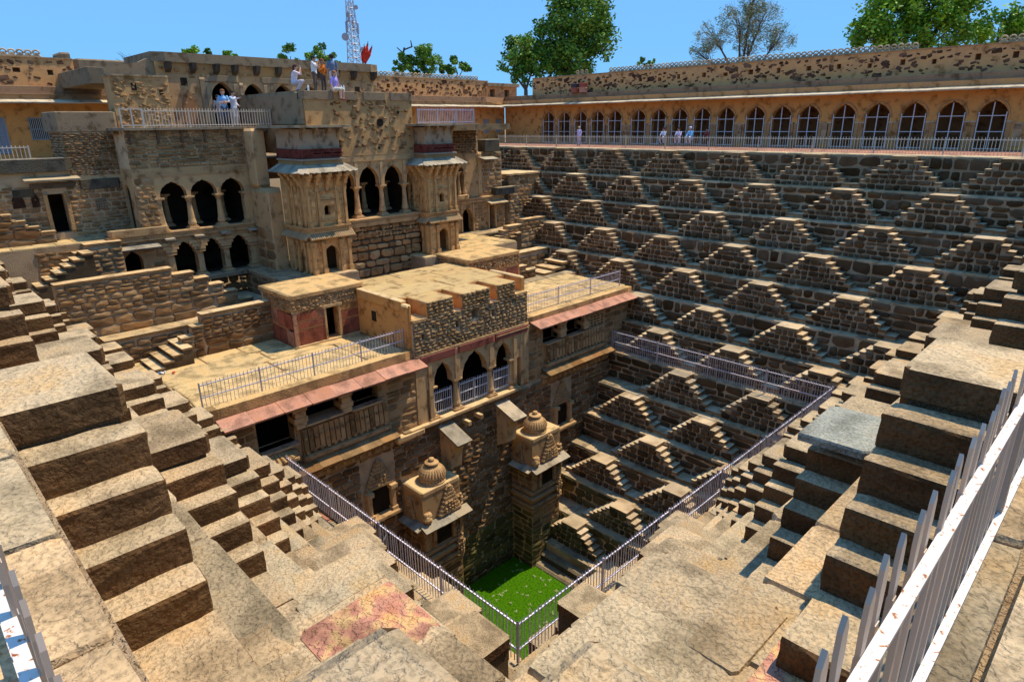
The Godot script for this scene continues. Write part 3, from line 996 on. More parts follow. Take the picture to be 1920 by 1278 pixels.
func verandah(mirror: bool) -> void:
	var t := thing("verandah_wing", "verandah with pink drip roof %s" % ("and pierced stone screen, right of the arched pavilion" if mirror else "and fluted hood, left of the arched pavilion"), "verandah", Vector3(24.5 if mirror else 10.2, -10.1, -21.8), "verandah wings beside the pavilion")
	var a := Acc.new()
	var x0 := 20.62 if mirror else 6.1
	var x1 := 28.9 if mirror else 14.08
	var holes := [[21.65, 22.7, -8.35, -7.5, -7.5, 0], [23.25, 24.5, -8.35, -7.5, -7.5, 0], [25.2, 26.4, -8.45, -7.8, -7.8, 0]] if mirror else [[7.55, 8.85, -8.75, -7.45, -7.45, 0], [9.22, 10.65, -8.2, -7.45, -7.45, 0], [11.07, 12.32, -8.25, -7.45, -7.45, 0]]
	pierced(a, at_z(-19.75), x0, x1, -10.1, -7.25, holes, 0.42, SAND * 0.8)
	bx(a, Vector3(x0, -7.26, -24.6), Vector3(x1, -7.1, -19.9), SAND * 0.8)
	obj("front_wall", a, mat.plaster, t)
	var r := Acc.new()
	room(r, x0 + 0.6, x1 - 0.6, -10.05, -7.27, -20.2, -22.6, INNER_SHADE)
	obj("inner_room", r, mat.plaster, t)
	var top := Acc.new()
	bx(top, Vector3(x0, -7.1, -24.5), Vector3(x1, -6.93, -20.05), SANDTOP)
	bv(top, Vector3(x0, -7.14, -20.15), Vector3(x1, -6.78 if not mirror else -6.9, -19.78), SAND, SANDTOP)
	obj("roof_deck", top, mat.slab, t)
	paving(t, Vector3(x0 + 0.02, -6.87, -20.15), Vector3(x1 - 0.02, -6.87, -24.45), Vector2(2.5, 4.0), 1.45, "deck", "slab", 0.008, "deck_slab")
	slant(t, "pink_roof_slab", (20.8 if mirror else 6.35), (28.6 if mirror else 14.3), Vector2(-7.13, -19.98), Vector2(-7.36, -19.12), 1.02, 0.07, "pinkroof")
	var b := Acc.new()
	for h in holes:
		if h[3] > -7.7:
			bv(b, Vector3(h[0] - 0.05, h[2] - 0.08, -20.1), Vector3(h[1] + 0.05, h[2], -19.45), SAND * 0.9, Color(0.42, 0.27, 0.17))
	obj("sill", b, mat.plaster, t)
	# the leaning balcony panel with its carved balusters
	var s0 := 21.75 if mirror else 9.05
	var s1 := 26.3 if mirror else 12.6
	var n := 20 if mirror else 17
	var bal := Acc.new()
	bx(bal, Vector3(s0, -9.42, -19.8), Vector3(s1, -8.42, -19.66), SAND * 0.75)
	bv(bal, Vector3(s0 - 0.05, -9.56, -19.8), Vector3(s1 + 0.05, -9.42, -19.48), SAND * 0.85)
	bv(bal, Vector3(s0 - 0.05, -9.68, -19.8), Vector3(s1 + 0.05, -9.56, -19.56), SAND * 0.7)
	beads(bal, Vector3(s0, -9.3, -19.63), Vector3(s1, -9.3, -19.63), 0.26, 0.12, SAND)
	obj("balcony_panel", bal, mat.carved, t)
	for i in n:
		var c := lerpf(s0, s1, (i + 0.5) / n)
		var w := (s1 - s0) / n
		piece(t, "baluster", "bevel", "sand", "carved", Transform3D(Basis(Vector3(1, 0, 0), -0.07) * Basis.from_scale(Vector3(w * 0.78, 0.84, 0.09)), Vector3(c, -8.86, -19.62)))
		piece(t, "baluster_knob", "bevel", "sand", "carved", Transform3D(Basis(Vector3(0, 0, 1), PI / 4) * Basis.from_scale(Vector3(w * 0.42, w * 0.42, 0.1)), Vector3(c, -8.75, -19.575)))
	var mas := [[x0, s0 - 0.1], [s1 + 0.1, x1]]
	for q in mas:
		masonry(t, at_z(-19.75), -10.05, -7.5, whole(q[0], q[1], [[7.5, 8.9, -8.8, -7.4], [21.6, 22.75, -8.4, -7.4], [25.1, 26.5, -8.5, -7.4]]), Vector2(0.2, 0.34), Vector2(0.4, 0.8), "sand", 0.025, 0.02)
	for h in (holes.slice(0, 2) if mirror else holes.slice(0, 2)):     # short stacked piers between the openings
		for i in 4:
			var g := Acc.new()
			var w2 := 0.2 + (0.06 if i % 2 else 0.0)
			bv(g, Vector3(h[1] + 0.2 - w2, -8.3 + i * 0.21, -20.0), Vector3(h[1] + 0.2 + w2, -8.1 + i * 0.21, -19.5), SAND)
			obj("pier_stone", g, mat.plaster, t)
	if mirror:
		var j := Acc.new()        # pierced stone screen, four by four
		for i in 5:
			bv(j, Vector3(25.2 + i * 0.285, -8.45, -19.86), Vector3(25.26 + i * 0.285, -7.8, -19.72), SAND)
			bv(j, Vector3(25.2, -8.45 + i * 0.15, -19.85), Vector3(26.4, -8.4 + i * 0.15, -19.73), SAND)
		obj("stone_screen", j, mat.plaster, t)
	else:
		var k := Acc.new()        # a fluted half-round hood at the near end
		for i in 13:
			var u := PI * (0.05 + 0.9 * i / 12.0)
			bar(k, Vector3(7.95 + cos(u) * 0.3, -8.86, -19.7 + sin(u) * 0.1), Vector3(7.95 + cos(u) * 0.85, -9.12, -19.7 + sin(u) * 0.62), 0.07, SAND * 0.7, 6)
		bv(k, Vector3(7.2, -9.24, -19.8), Vector3(8.7, -9.14, -19.2), SAND * 0.7)
		bv(k, Vector3(7.5, -9.7, -19.8), Vector3(8.4, -9.24, -19.35), SAND * 0.6)
		obj("fluted_hood", k, mat.plaster, t)


func pavilion() -> void:
	var t := thing("arched_pavilion", "square pavilion with three lobed arches and broken battlements above the water", "pavilion", Vector3(17.35, -10.05, -22))
	var z := -19.75
	var a := Acc.new()
	var top := -5.0
	pierced(a, at_z(z), 14.62, 20.1, -8.64, -7.15, [[15.02, 16.0, -8.64, -8.5, -7.66, 5], [16.55, 18.0, -8.64, -8.6, -7.62, 7], [18.54, 19.5, -8.64, -8.5, -7.66, 5]], 0.36, SAND * 1.05)
	bx(a, Vector3(14.1, -10.05, z - 0.5), Vector3(14.62, -7.15, z + 0.03), SAND * 1.05)
	bx(a, Vector3(20.1, -10.05, z - 0.5), Vector3(20.62, -7.15, z + 0.03), SAND * 1.05)
	for x in [14.72, 19.62, 20.3]:
		bv(a, Vector3(x, -10.05, z - 0.3), Vector3(x + 0.2, -7.2, z + 0.07), SAND)
	for x in [16.275, 18.27]:
		bv(a, Vector3(x - 0.14, -8.64, z - 0.36), Vector3(x + 0.14, -7.17, z + 0.06), SAND)
	obj("arcade_wall", a, mat.plaster, t)
	for x in [14.93, 16.275, 18.27, 19.58]:
		column("column", t, x, -10.05, -8.6, z - 0.16, 0.17, SAND)
	var r := Acc.new()
	room(r, 14.5, 20.2, -10.05, -7.16, -20.3, -23.2, INNER_SHADE)
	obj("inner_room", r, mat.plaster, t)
	var red := Acc.new()
	for q in [[14.3, 16.2], [16.3, 18.42], [18.5, 20.55]]:
		bv(red, Vector3(q[0], -7.47, z - 0.1), Vector3(q[1], -7.17, z + 0.09), Color(0.3, 0.1, 0.075))
	bv(red, Vector3(14.15, -7.16, z - 0.1), Vector3(20.62, -7.07, z + 0.06), SAND)
	bv(red, Vector3(18.5, -7.3, z + 0.06), Vector3(20.55, -7.26, z + 0.105), SAND)
	obj("red_lintel", red, mat.plaster, t)
	# brickwork above, with small square holes
	var holes := [[17.2, 17.62, -6.22, -5.8], [18.36, 18.58, -6.35, -6.02], [16.3, 16.52, -6.38, -6.08], [15.1, 15.24, -6.15, -5.98], [19.6, 19.76, -6.0, -5.8], [18.0, 18.14, -6.0, -5.86], [14.55, 14.72, -6.5, -6.25]]
	var w := Acc.new()
	var open := []
	for h in holes:
		open.append([h[0], h[1], h[2], h[3], h[3], 0])
	pierced(w, at_z(z - 0.03), 14.12, 20.6, -7.1, -5.66, open, 0.4, MORTAR)
	bx(w, Vector3(14.12, -7.1, -25.2), Vector3(20.6, -5.66, z - 0.42), OCHRE2)
	for q in [[14.88, 16.24], [16.72, 18.3], [18.72, 19.82]]:
		bx(w, Vector3(q[0], -5.66, -21.1), Vector3(q[1], top - 0.03, z - 0.03), OCHRE)
		masonry(t, at_z(z), -5.66, top, whole(q[0], q[1]), Vector2(0.11, 0.16), Vector2(0.16, 0.36), "brick", 0.025, 0.02)
	bx(w, Vector3(14.1, -5.66, -25.2), Vector3(20.6, top - 0.05, -21.1), OCHRE)
	obj("upper_wall", w, mat.plaster, t)
	masonry(t, at_z(z), -7.07, -5.66, whole(14.12, 20.6, holes), Vector2(0.11, 0.17), Vector2(0.16, 0.4), "brick", 0.026, 0.02)
	var p := Acc.new()
	bx(p, Vector3(14.08, -6.85, -23.62), Vector3(14.13, -5.0, -19.85), OCHRE)
	bv(p, Vector3(14.02, -5.3, -23.6), Vector3(14.3, -4.9, -20.3), OCHRE, SANDTOP)
	bv(p, Vector3(14.02, -6.86, -20.3), Vector3(14.2, -4.98, -19.9), OCHRE, SANDTOP)
	bx(p, Vector3(14.05, -6.1, -22.5), Vector3(14.078, -5.68, -22.2), Color(0.05, 0.035, 0.02))
	obj("plaster_side", p, mat.plaster, t)
	var p2 := Acc.new()
	bv(p2, Vector3(20.45, -6.2, -22.2), Vector3(20.66, -4.95, -20.0), OCHRE, SANDTOP)
	obj("plaster_side", p2, mat.plaster, t)
	paving(t, Vector3(14.3, top, -21.12), Vector3(20.45, top, -25.15), Vector2(1.6, 3.2), 1.3, "roof", "rubble", 0.012, "roof_slab")
	for q in [[14.88, 16.24], [16.72, 18.3], [18.72, 19.82]]:
		paving(t, Vector3(q[0], top, z), Vector3(q[1], top, -21.1), Vector2(1.6, 3.2), 1.4, "roof", "rubble", 0.01, "roof_slab")
	var n := Acc.new()
	bv(n, Vector3(14.12, -5.72, -20.6), Vector3(14.88, -5.6, z + 0.02), SAND, SANDTOP)
	bv(n, Vector3(19.82, -5.72, -20.6), Vector3(20.6, -5.6, z + 0.02), SAND, SANDTOP)
	obj("notch_floor", n, mat.slab, t)


func stone_room(mirror: bool) -> void:
	var x0 := 20.44 if mirror else 11.1
	var x1 := 24.0 if mirror else 14.4
	var z := -23.6
	var t := thing("roof_room", "flat roofed room with rubble frieze and %s" % ("one red panel, beyond the battlements" if mirror else "red stone panels beside the fenced deck"), "room", Vector3((x0 + x1) / 2.0, -6.87, -24.8), "flat roofed rooms on the palace terrace")
	var a := Acc.new()
	var door := [[21.4, 22.1, -6.87, -6.0, -5.62, 5]] if mirror else [[12.56, 13.14, -6.78, -5.4, -5.4, 0]]
	pierced(a, at_z(z), x0, x1, -6.87, -5.42, door, 0.4, OCHRE2)
	bx(a, Vector3(x0, -6.87, -26.2), Vector3(x0 + 0.35, -5.42, z - 0.01), OCHRE2)
	bx(a, Vector3(x1 - 0.35, -6.87, -26.2), Vector3(x1, -5.42, z - 0.01), OCHRE2)
	bx(a, Vector3(x0, -5.42, -26.2), Vector3(x1, -4.86, z), MORTAR)
	obj("wall", a, mat.plaster, t)
	var r := Acc.new()
	room(r, x0 + 0.35, x1 - 0.35, -6.87, -5.43, z - 0.35, -26.0, INNER_SHADE)
	obj("inner_room", r, mat.plaster, t)
	var s := Acc.new()
	bv(s, Vector3(x0 - 0.07, -4.86, -26.4), Vector3(x1 + 0.07, -4.7, z + 0.07), SAND, SANDTOP)
	obj("roof_slab", s, mat.slab, t)
	# rubble frieze: small irregular stones under the roof slab
	masonry(t, at_z(z), -5.4, -4.87, whole(x0, x1), Vector2(0.07, 0.12), Vector2(0.09, 0.24), "sand", 0.012, 0.05, "rubble")
	masonry(t, frame(Vector3(x0, 0, 0), Vector3(0, 0, 1)), -5.4, -4.87, whole(-26.0, z), Vector2(0.07, 0.12), Vector2(0.09, 0.24), "sand", 0.012, 0.05, "rubble")
	var panel := func(xf, p0, p1, q0, q1, pal): piece(t, "stone_panel", "slabbox", pal, "slab", xf * box_at(Vector3(p0 + 0.02, q0 + 0.02, -0.02), Vector3(p1 - 0.02, q1 - 0.02, 0.035)))
	var f := at_z(z)
	var left := frame(Vector3(x0, 0, 0), Vector3(0, 0, 1))
	if not mirror:
		panel.call(f, 11.1, 11.28, -6.85, -5.45, "pinkroof")
		panel.call(f, 11.32, 12.5, -6.85, -6.16, "redpanel")
		panel.call(f, 11.32, 12.5, -6.12, -5.82, "redpanel")
		panel.call(f, 11.3, 11.85, -5.78, -5.45, "redpanel")
		panel.call(f, 11.88, 12.2, -5.78, -5.45, "redpanel")
		panel.call(f, 12.24, 12.5, -5.78, -5.45, "pinkroof")
		panel.call(f, 13.2, 14.38, -6.8, -6.12, "redpanel")
		panel.call(f, 13.2, 14.38, -6.06, -5.76, "redpanel")
		panel.call(f, 13.2, 14.38, -5.73, -5.45, "sand")
		for i in 4:
			panel.call(left, -26.0 + i * 0.6, -25.42 + i * 0.6, -6.85, -6.16, ["pinkroof", "redpanel", "redpanel", "pinkroof"][i])
			panel.call(left, -26.0 + i * 0.6, -25.42 + i * 0.6, -6.12, -5.45, ["redpanel", "pinkroof", "redpanel", "redpanel"][i])
		var k := Acc.new()
		bv(k, Vector3(12.48, -6.85, z - 0.1), Vector3(12.57, -5.36, z + 0.06), SAND)
		bv(k, Vector3(13.13, -6.85, z - 0.1), Vector3(13.24, -5.36, z + 0.06), SAND)
		bv(k, Vector3(12.4, -5.46, z - 0.1), Vector3(13.3, -5.34, z + 0.07), SAND)
		bv(k, Vector3(11.05, -6.9, z - 0.1), Vector3(14.4, -6.8, z + 0.12), SAND, SANDTOP)
		obj("door_frame", k, mat.plaster, t)
	else:
		panel.call(f, 23.05, 23.9, -6.8, -5.5, "redpanel")
		panel.call(f, 22.6, 22.95, -6.8, -5.5, "pinkroof")


func tower(x0: float, x1: float, back: float, label: String) -> void:
	var z := -26.4
	var t := thing("balcony_tower", label, "tower", Vector3((x0 + x1) / 2.0, -4.72, -27.3), "projecting balcony towers of the palace")
	var warm := Color(0.66, 0.4, 0.175)
	var a := Acc.new()
	var mid := (x0 + x1) / 2.0
	pierced(a, at_z(z), x0, x1, -5.2, -3.2, [[mid - 0.26, mid + 0.32, -4.7, -3.75, -3.5, 3]], 0.22, warm)
	pierced(a, at_z(z), x0, x1, -2.66, -0.3, [[mid - 0.14, mid + 0.16, -2.14, -1.86, -1.7, 0]], 0.22, warm)
	var lf := frame(Vector3(x0, 0, 0), Vector3(0, 0, 1))
	pierced(a, lf, back, z - 0.22, -5.2, -3.2, [[z - 0.95, z - 0.5, -4.7, -3.8, -3.6, 3]], 0.22, warm)
	pierced(a, lf, back, z - 0.22, -2.66, -0.3, [[z - 0.75, z - 0.5, -2.14, -1.86, -1.7, 0]], 0.22, warm)
	bx(a, Vector3(x1 - 0.22, -5.2, back), Vector3(x1, -3.2, z - 0.22), warm)
	bx(a, Vector3(x1 - 0.22, -2.66, back), Vector3(x1, -0.3, z - 0.22), warm)
	bx(a, Vector3(x0, -3.2, back), Vector3(x1, -2.66, z), warm)
	bx(a, Vector3(x0 + 0.02, -0.3, back), Vector3(x1 - 0.02, 0.28, z - 0.02), SAND * 0.8)
	bx(a, Vector3(x0 + 0.05, 0.28, back), Vector3(x1 - 0.05, 1.5, z - 0.05), Color(0.46, 0.34, 0.23))
	obj("body", a, mat.plaster, t)
	for q in [[-4.7, -3.25, [[mid - 0.3, mid + 0.36, -4.8, -3.45]]], [-2.6, -0.35, [[mid - 0.18, mid + 0.2, -2.2, -1.66]]]]:
		masonry(t, at_z(z), q[0], q[1], whole(x0, x1, q[2]), Vector2(0.2, 0.32), Vector2(0.26, 0.6), "ashlar", 0.016, 0.012, "plaster")
	for q in [[-4.7, -3.25, [[z - 1.0, z - 0.45, -4.8, -3.5]]], [-2.6, -0.35, [[z - 0.8, z - 0.45, -2.2, -1.66]]]]:
		masonry(t, lf, q[0], q[1], whole(back, z - 0.02, q[2]), Vector2(0.2, 0.32), Vector2(0.26, 0.6), "ashlar", 0.016, 0.012, "plaster")
	var p := Acc.new()     # pilasters and framed panels standing well out from the walls
	for q in [x0 + 0.08, mid - 0.42, mid + 0.48, x1 - 0.08]:
		bv(p, Vector3(q - 0.075, -4.72, z - 0.05), Vector3(q + 0.075, -3.2, z + 0.12), warm)
		bv(p, Vector3(q - 0.11, -3.48, z - 0.05), Vector3(q + 0.11, -3.26, z + 0.18), warm)
		bv(p, Vector3(q - 0.11, -4.72, z - 0.05), Vector3(q + 0.11, -4.48, z + 0.17), warm)
		bv(p, Vector3(q - 0.06, -2.62, z - 0.05), Vector3(q + 0.06, -0.4, z + 0.11), warm)
		bv(p, Vector3(q - 0.09, -2.62, z - 0.05), Vector3(q + 0.09, -2.42, z + 0.15), warm)
	for s in [-0.1, -0.42, -1.02, -1.45]:
		bv(p, Vector3(x0 - 0.12, -4.72, z + s - 0.07), Vector3(x0 + 0.05, -3.2, z + s + 0.07), warm)
		bv(p, Vector3(x0 - 0.1, -2.62, z + s - 0.055), Vector3(x0 + 0.05, -0.4, z + s + 0.055), warm)
	for q in [[mid - 0.36, mid + 0.42, -2.36, -1.5], [mid - 0.36, mid + 0.42, -1.44, -1.06], [x0 + 0.18, mid - 0.5, -2.3, -1.1], [mid + 0.56, x1 - 0.18, -2.3, -1.1]]:
		for e in [[q[0], q[0] + 0.05, q[2], q[3]], [q[1] - 0.05, q[1], q[2], q[3]], [q[0], q[1], q[2], q[2] + 0.05], [q[0], q[1], q[3] - 0.05, q[3]]]:
			bv(p, Vector3(e[0], e[2], z - 0.02), Vector3(e[1], e[3], z + 0.055), warm)
	cornice(p, x0, x1, -2.6, z, warm, 1.4)
	bv(p, Vector3(x0 - 0.16, -2.68, back), Vector3(x0 + 0.1, -2.61, z), warm)
	bv(p, Vector3(x0 - 0.08, -2.8, back), Vector3(x0 + 0.1, -2.68, z), warm)
	for q in [[0.06, -4.85], [0.14, -4.98], [0.08, -5.1]]:
		bv(p, Vector3(x0 - q[0], q[1] - 0.11, back), Vector3(x1 + q[0], q[1], z + q[0]), warm * 0.85)
	obj("pilasters", p, mat.carved, t)
	# fluted hood over the lower storey
	var hood := Acc.new()
	var n := 22
	for i in n:
		var x := lerpf(x0 - 0.1, x1 + 0.16, (i + 0.5) / n)
		bar(hood, Vector3(x, -2.86, z), Vector3(x, -3.12, z + 0.3), 0.052, Color(0.48, 0.34, 0.19), 5)
	for i in 18:
		var zz := lerpf(back, z + 0.1, (i + 0.5) / 18)
		bar(hood, Vector3(x0, -2.86, zz), Vector3(x0 - 0.28, -3.12, zz), 0.055, Color(0.48, 0.34, 0.19), 5)
	obj("fluted_hood", hood, mat.plaster, t)
	# carved brackets under the eave
	var k := Acc.new()
	var prof := PackedVector2Array([Vector2(-0.02, -0.3), Vector2(0.5, -0.3), Vector2(0.48, -0.4), Vector2(0.36, -0.46), Vector2(0.34, -0.58), Vector2(0.24, -0.64), Vector2(0.2, -0.8), Vector2(0.12, -0.86), Vector2(0.1, -1.08), Vector2(-0.02, -1.12)])
	for q in [x0 + 0.08, x0 + 0.5, mid + 0.05, x1 - 0.45, x1 - 0.06]:
		prism(k, prof, q - 0.075, q + 0.075, Transform3D(Basis(Vector3(0, 0, 1), Vector3(0, 1, 0), Vector3(-1, 0, 0)), Vector3(2.0 * q, 0, z)), warm)
		carving(k, Vector3(q - 0.1, -0.98, z + 0.1), 0.2, 0.6, 0.1, warm, 4, 1)
		bv(k, Vector3(q - 0.13, -0.48, z + 0.05), Vector3(q + 0.13, -0.36, z + 0.42), warm)
	for s in [-0.15, -0.7, -1.25]:
		prism(k, prof, z + s - 0.075, z + s + 0.075, Transform3D(Basis(Vector3(-1, 0, 0), Vector3(0, 1, 0), Vector3(0, 0, -1)), Vector3(x0, 0, 2.0 * (z + s))), warm)
	obj("bracket", k, mat.carved, t)
	# slate eave, hipped at the corner
	var wide := x1 - x0 + 1.0
	var m := int(round(wide / 0.26))
	for i in m:
		var fr := (i + 0.5) / m
		var xl := lerpf(x0 - 0.55, x1 + 0.5, fr)
		var xt := lerpf(x0 - 0.05, x1 + 0.1, fr)
		var lo := Vector3(xl, -0.27 + rnd(-0.01, 0.01), z + 0.56)
		var hi := Vector3(xt, 0.03, z - 0.03)
		var d := (lo - hi)
		var zax := d.normalized()
		var yax := zax.cross(Vector3.RIGHT).normalized()
		piece(t, "eave_slab", "slabbox", "greyslab", "slab", Transform3D(Basis(yax.cross(zax), yax, zax) * Basis.from_scale(Vector3(wide / m - 0.006, 0.04, d.length())), (lo + hi) / 2.0))
	for i in 7:
		var fr := (i + 0.5) / 7
		var lo := Vector3(x0 - 0.55, -0.27 + rnd(-0.01, 0.01), lerpf(back, z + 0.5, fr))
		var hi := Vector3(x0 + 0.02, 0.03, lerpf(back, z, fr))
		var d := (lo - hi)
		var xax := -d.normalized()
		var zax := xax.cross(Vector3.UP).normalized()
		piece(t, "eave_slab", "slabbox", "greyslab", "slab", Transform3D(Basis(xax, zax.cross(xax), zax) * Basis.from_scale(Vector3(d.length(), 0.04, (z + 0.5 - back) / 7.0 - 0.006)), (lo + hi) / 2.0))
	var ledge := Acc.new()
	bv(ledge, Vector3(x0 - 0.1, 0.22, back), Vector3(x1 + 0.14, 0.29, z + 0.14), Color(0.36, 0.3, 0.23))
	obj("ledge", ledge, mat.plaster, t)
	# dark red frieze of carved panels
	var red := Color(0.24, 0.065, 0.05)
	var cnt := 4
	for i in cnt:
		var g := Acc.new()
		var u0 := lerpf(x0, x1, float(i) / cnt) + 0.01
		var u1 := lerpf(x0, x1, (i + 1.0) / cnt) - 0.01
		bv(g, Vector3(u0, 0.31, z - 0.05), Vector3(u1, 0.7, z + 0.03), red)
		bx(g, Vector3(u0, 0.65, z), Vector3(u1, 0.7, z + 0.055), red)
		bx(g, Vector3(u0, 0.31, z), Vector3(u1, 0.36, z + 0.055), red)
		for j in 5:
			var c := lerpf(u0, u1, (j + 0.5) / 5)
			g.add(shape.bevel, Transform3D(Basis(Vector3(0, 0, 1), PI / 4 if i else 0.0) * Basis.from_scale(Vector3(0.15 if i else 0.04, 0.15 if i else 0.28, 0.05)), Vector3(c, 0.505, z + 0.035)), red, red)
		obj("red_panel", g, mat.carved, t)
	for i in 3:
		var g := Acc.new()
		var u0 := lerpf(back, z, i / 3.0) + 0.01
		var u1 := lerpf(back, z, (i + 1) / 3.0) - 0.01
		bv(g, Vector3(x0 - 0.03, 0.31, u0), Vector3(x0 + 0.05, 0.7, u1), red)
		for j in 5:
			var c := lerpf(u0, u1, (j + 0.5) / 5)
			bx(g, Vector3(x0 - 0.05, 0.34, c - 0.02), Vector3(x0, 0.67, c + 0.02), red)
		obj("red_panel", g, mat.carved, t)
	var cap := Acc.new()
	bv(cap, Vector3(x0 - 0.45, 1.56, back - 1.0), Vector3(x1 + 0.42, 1.66, z + 0.42), Color(0.34, 0.29, 0.21), SANDTOP * 0.8)
	for q in [x0 + 0.15, mid - 0.25, mid + 0.35, x1 - 0.1]:
		prism(cap, PackedVector2Array([Vector2(0, 1.56), Vector2(0.36, 1.56), Vector2(0.3, 1.44), Vector2(0.08, 1.3), Vector2(0, 1.05)]), q - 0.05, q + 0.05, Transform3D(Basis(Vector3(0, 0, 1), Vector3(0, 1, 0), Vector3(-1, 0, 0)), Vector3(2.0 * q, 0, z - 0.06)), Color(0.33, 0.25, 0.16))
	obj("roof_slab", cap, mat.plaster, t)


func shrines() -> void:
	shrine(13.08, 15.04, 14.1, 14.38, "left domed shrine block with pale corner, beside the near left facade niche")
	shrine(19.46, 21.42, 20.3, 20.6, "right domed shrine block with dark mossy foot beside the stepped wall")


func verandahs() -> void:
	verandah(false)
	verandah(true)


func rooms() -> void:
	stone_room(false)
	stone_room(true)


func towers() -> void:
	tower(13.7, 15.66, -28.6, "left projecting sandstone tower with slate eave and red frieze")
	tower(20.28, 22.15, -28.0, "right projecting sandstone tower with slate eave and red frieze below the railed roof corner")


# ---------------------------------------------------------------- the palace behind

func palace_centre() -> void:
	var t := thing("palace_centre", "high central palace block with dark arched gallery between the two towers", "palace", Vector3(18, -7, -30))
	var z := -27.2
	var a := Acc.new()
	# recessed lower wall of big rough blocks
	bx(a, Vector3(15.0, -9.0, -31.0), Vector3(20.6, -2.95, z - 0.04), DIM)
	obj("lower_wall", a, mat.rock, t)
	masonry(t, at_z(z), -7.0, -2.95, whole(15.66, 20.28), Vector2(0.28, 0.5), Vector2(0.4, 0.9), "sand", 0.06, 0.08, "carved")
	var b := Acc.new()
	cornice(b, 15.66, 20.28, -2.6, z + 0.12, SAND, 1.0)
	bv(b, Vector3(15.66, -2.98, z - 0.3), Vector3(20.28, -2.88, z + 0.2), SAND)
	carving(b, Vector3(15.7, -3.6, z + 0.04), 4.5, 0.55, 0.07, SAND * 0.8, 3, 22)
	obj("cornice", b, mat.carved, t)
	var g := Acc.new()
	pierced(g, at_z(z - 0.1), 15.66, 20.28, -1.15, 0.02, [[15.8, 16.72, -1.15, -0.95, -0.24, 5], [17.0, 18.1, -1.15, -0.95, -0.2, 5], [18.42, 19.5, -1.15, -0.95, -0.22, 5], [19.75, 20.2, -1.15, -0.95, -0.5, 3]], 0.3, SAND * 0.95)
	bx(g, Vector3(15.66, 0.02, z - 0.5), Vector3(20.28, 0.42, z - 0.03), SAND * 0.85)
	for x in [15.7, 16.86, 18.26, 19.62]:
		bv(g, Vector3(x - 0.09, -1.15, z - 0.4), Vector3(x + 0.09, 0.02, z - 0.04), SAND)
	obj("gallery_wall", g, mat.plaster, t)
	for x in [15.75, 16.86, 18.26, 19.62]:
		column("column", t, x, -2.6, -1.12, z - 0.22, 0.15, SAND)
		column("column", t, x + 0.1, -2.6, -1.12, z - 2.0, 0.14, SAND)
	var r := Acc.new()
	room(r, 15.66, 20.28, -2.6, 0.03, z - 0.42, -31.4, INNER_SHADE)
	obj("gallery_room", r, mat.plaster, t)
	var u := Acc.new()     # rough plastered block that carries the look-out
	bx(u, Vector3(14.55, 0.42, -34.2), Vector3(20.25, 3.04, z - 0.02), Color(0.6, 0.38, 0.18))
	bx(u, Vector3(15.66, 0.3, z - 0.6), Vector3(20.28, 1.7, z - 0.022), Color(0.6, 0.38, 0.18))
	obj("upper_block", u, mat.rubble, t)
	var c := Acc.new()
	bv(c, Vector3(14.5, 1.66, -33.9), Vector3(14.545, 3.05, z - 0.1), CEMENT)
	for q in [[14.5, 16.0], [16.25, 17.25], [17.5, 18.75], [18.98, 20.28]]:
		bv(c, Vector3(q[0], 2.72, z - 0.5), Vector3(q[1], 3.08, z + 0.035), CEMENT)
	bv(c, Vector3(14.5, 3.03, -34.2), Vector3(20.28, 3.09, z - 0.4), CEMENT, Color(0.36, 0.3, 0.21))
	obj("coping", c, mat.plaster, t)
	for i in 90:      # stones that show where the plaster has come away
		piece(t, "bare_stone", hewn(), "brown", "rubble", Transform3D(Basis(Vector3(0, 0, 1), rnd(-0.3, 0.3)) * Basis.from_scale(Vector3(rnd(0.08, 0.34), rnd(0.05, 0.16), 0.07)), Vector3(rnd(15.8, 20.2), rnd(0.45, 2.7), z + rnd(-0.005, 0.02))))
	var h := Acc.new()
	for q in [[18.35, 1.75, 0.2], [16.1, 0.75, 0.07], [18.2, 0.6, 0.07], [17.3, 0.75, 0.06], [19.4, 2.2, 0.08]]:
		lathe(h, [Vector2(q[2], 0.0), Vector2(q[2] * 0.8, 0.012), Vector2(0, 0.014)], 10, Transform3D(Basis(Vector3(1, 0, 0), PI / 2), Vector3(q[0], q[1], z - 0.018)), Color(0.035, 0.025, 0.018))  # flat dark discs painted as the shade inside the holes
	obj("drain_hole_shade", h, mat.plaster, t)
	var p := Acc.new()
	for q in [[15.9, 1.55], [17.2, 1.5], [19.1, 1.4]]:
		bv(p, Vector3(q[0], q[1] - 0.12, z - 0.2), Vector3(q[0] + 0.14, q[1], z + 0.28), SAND)
	obj("spout", p, mat.plaster, t)


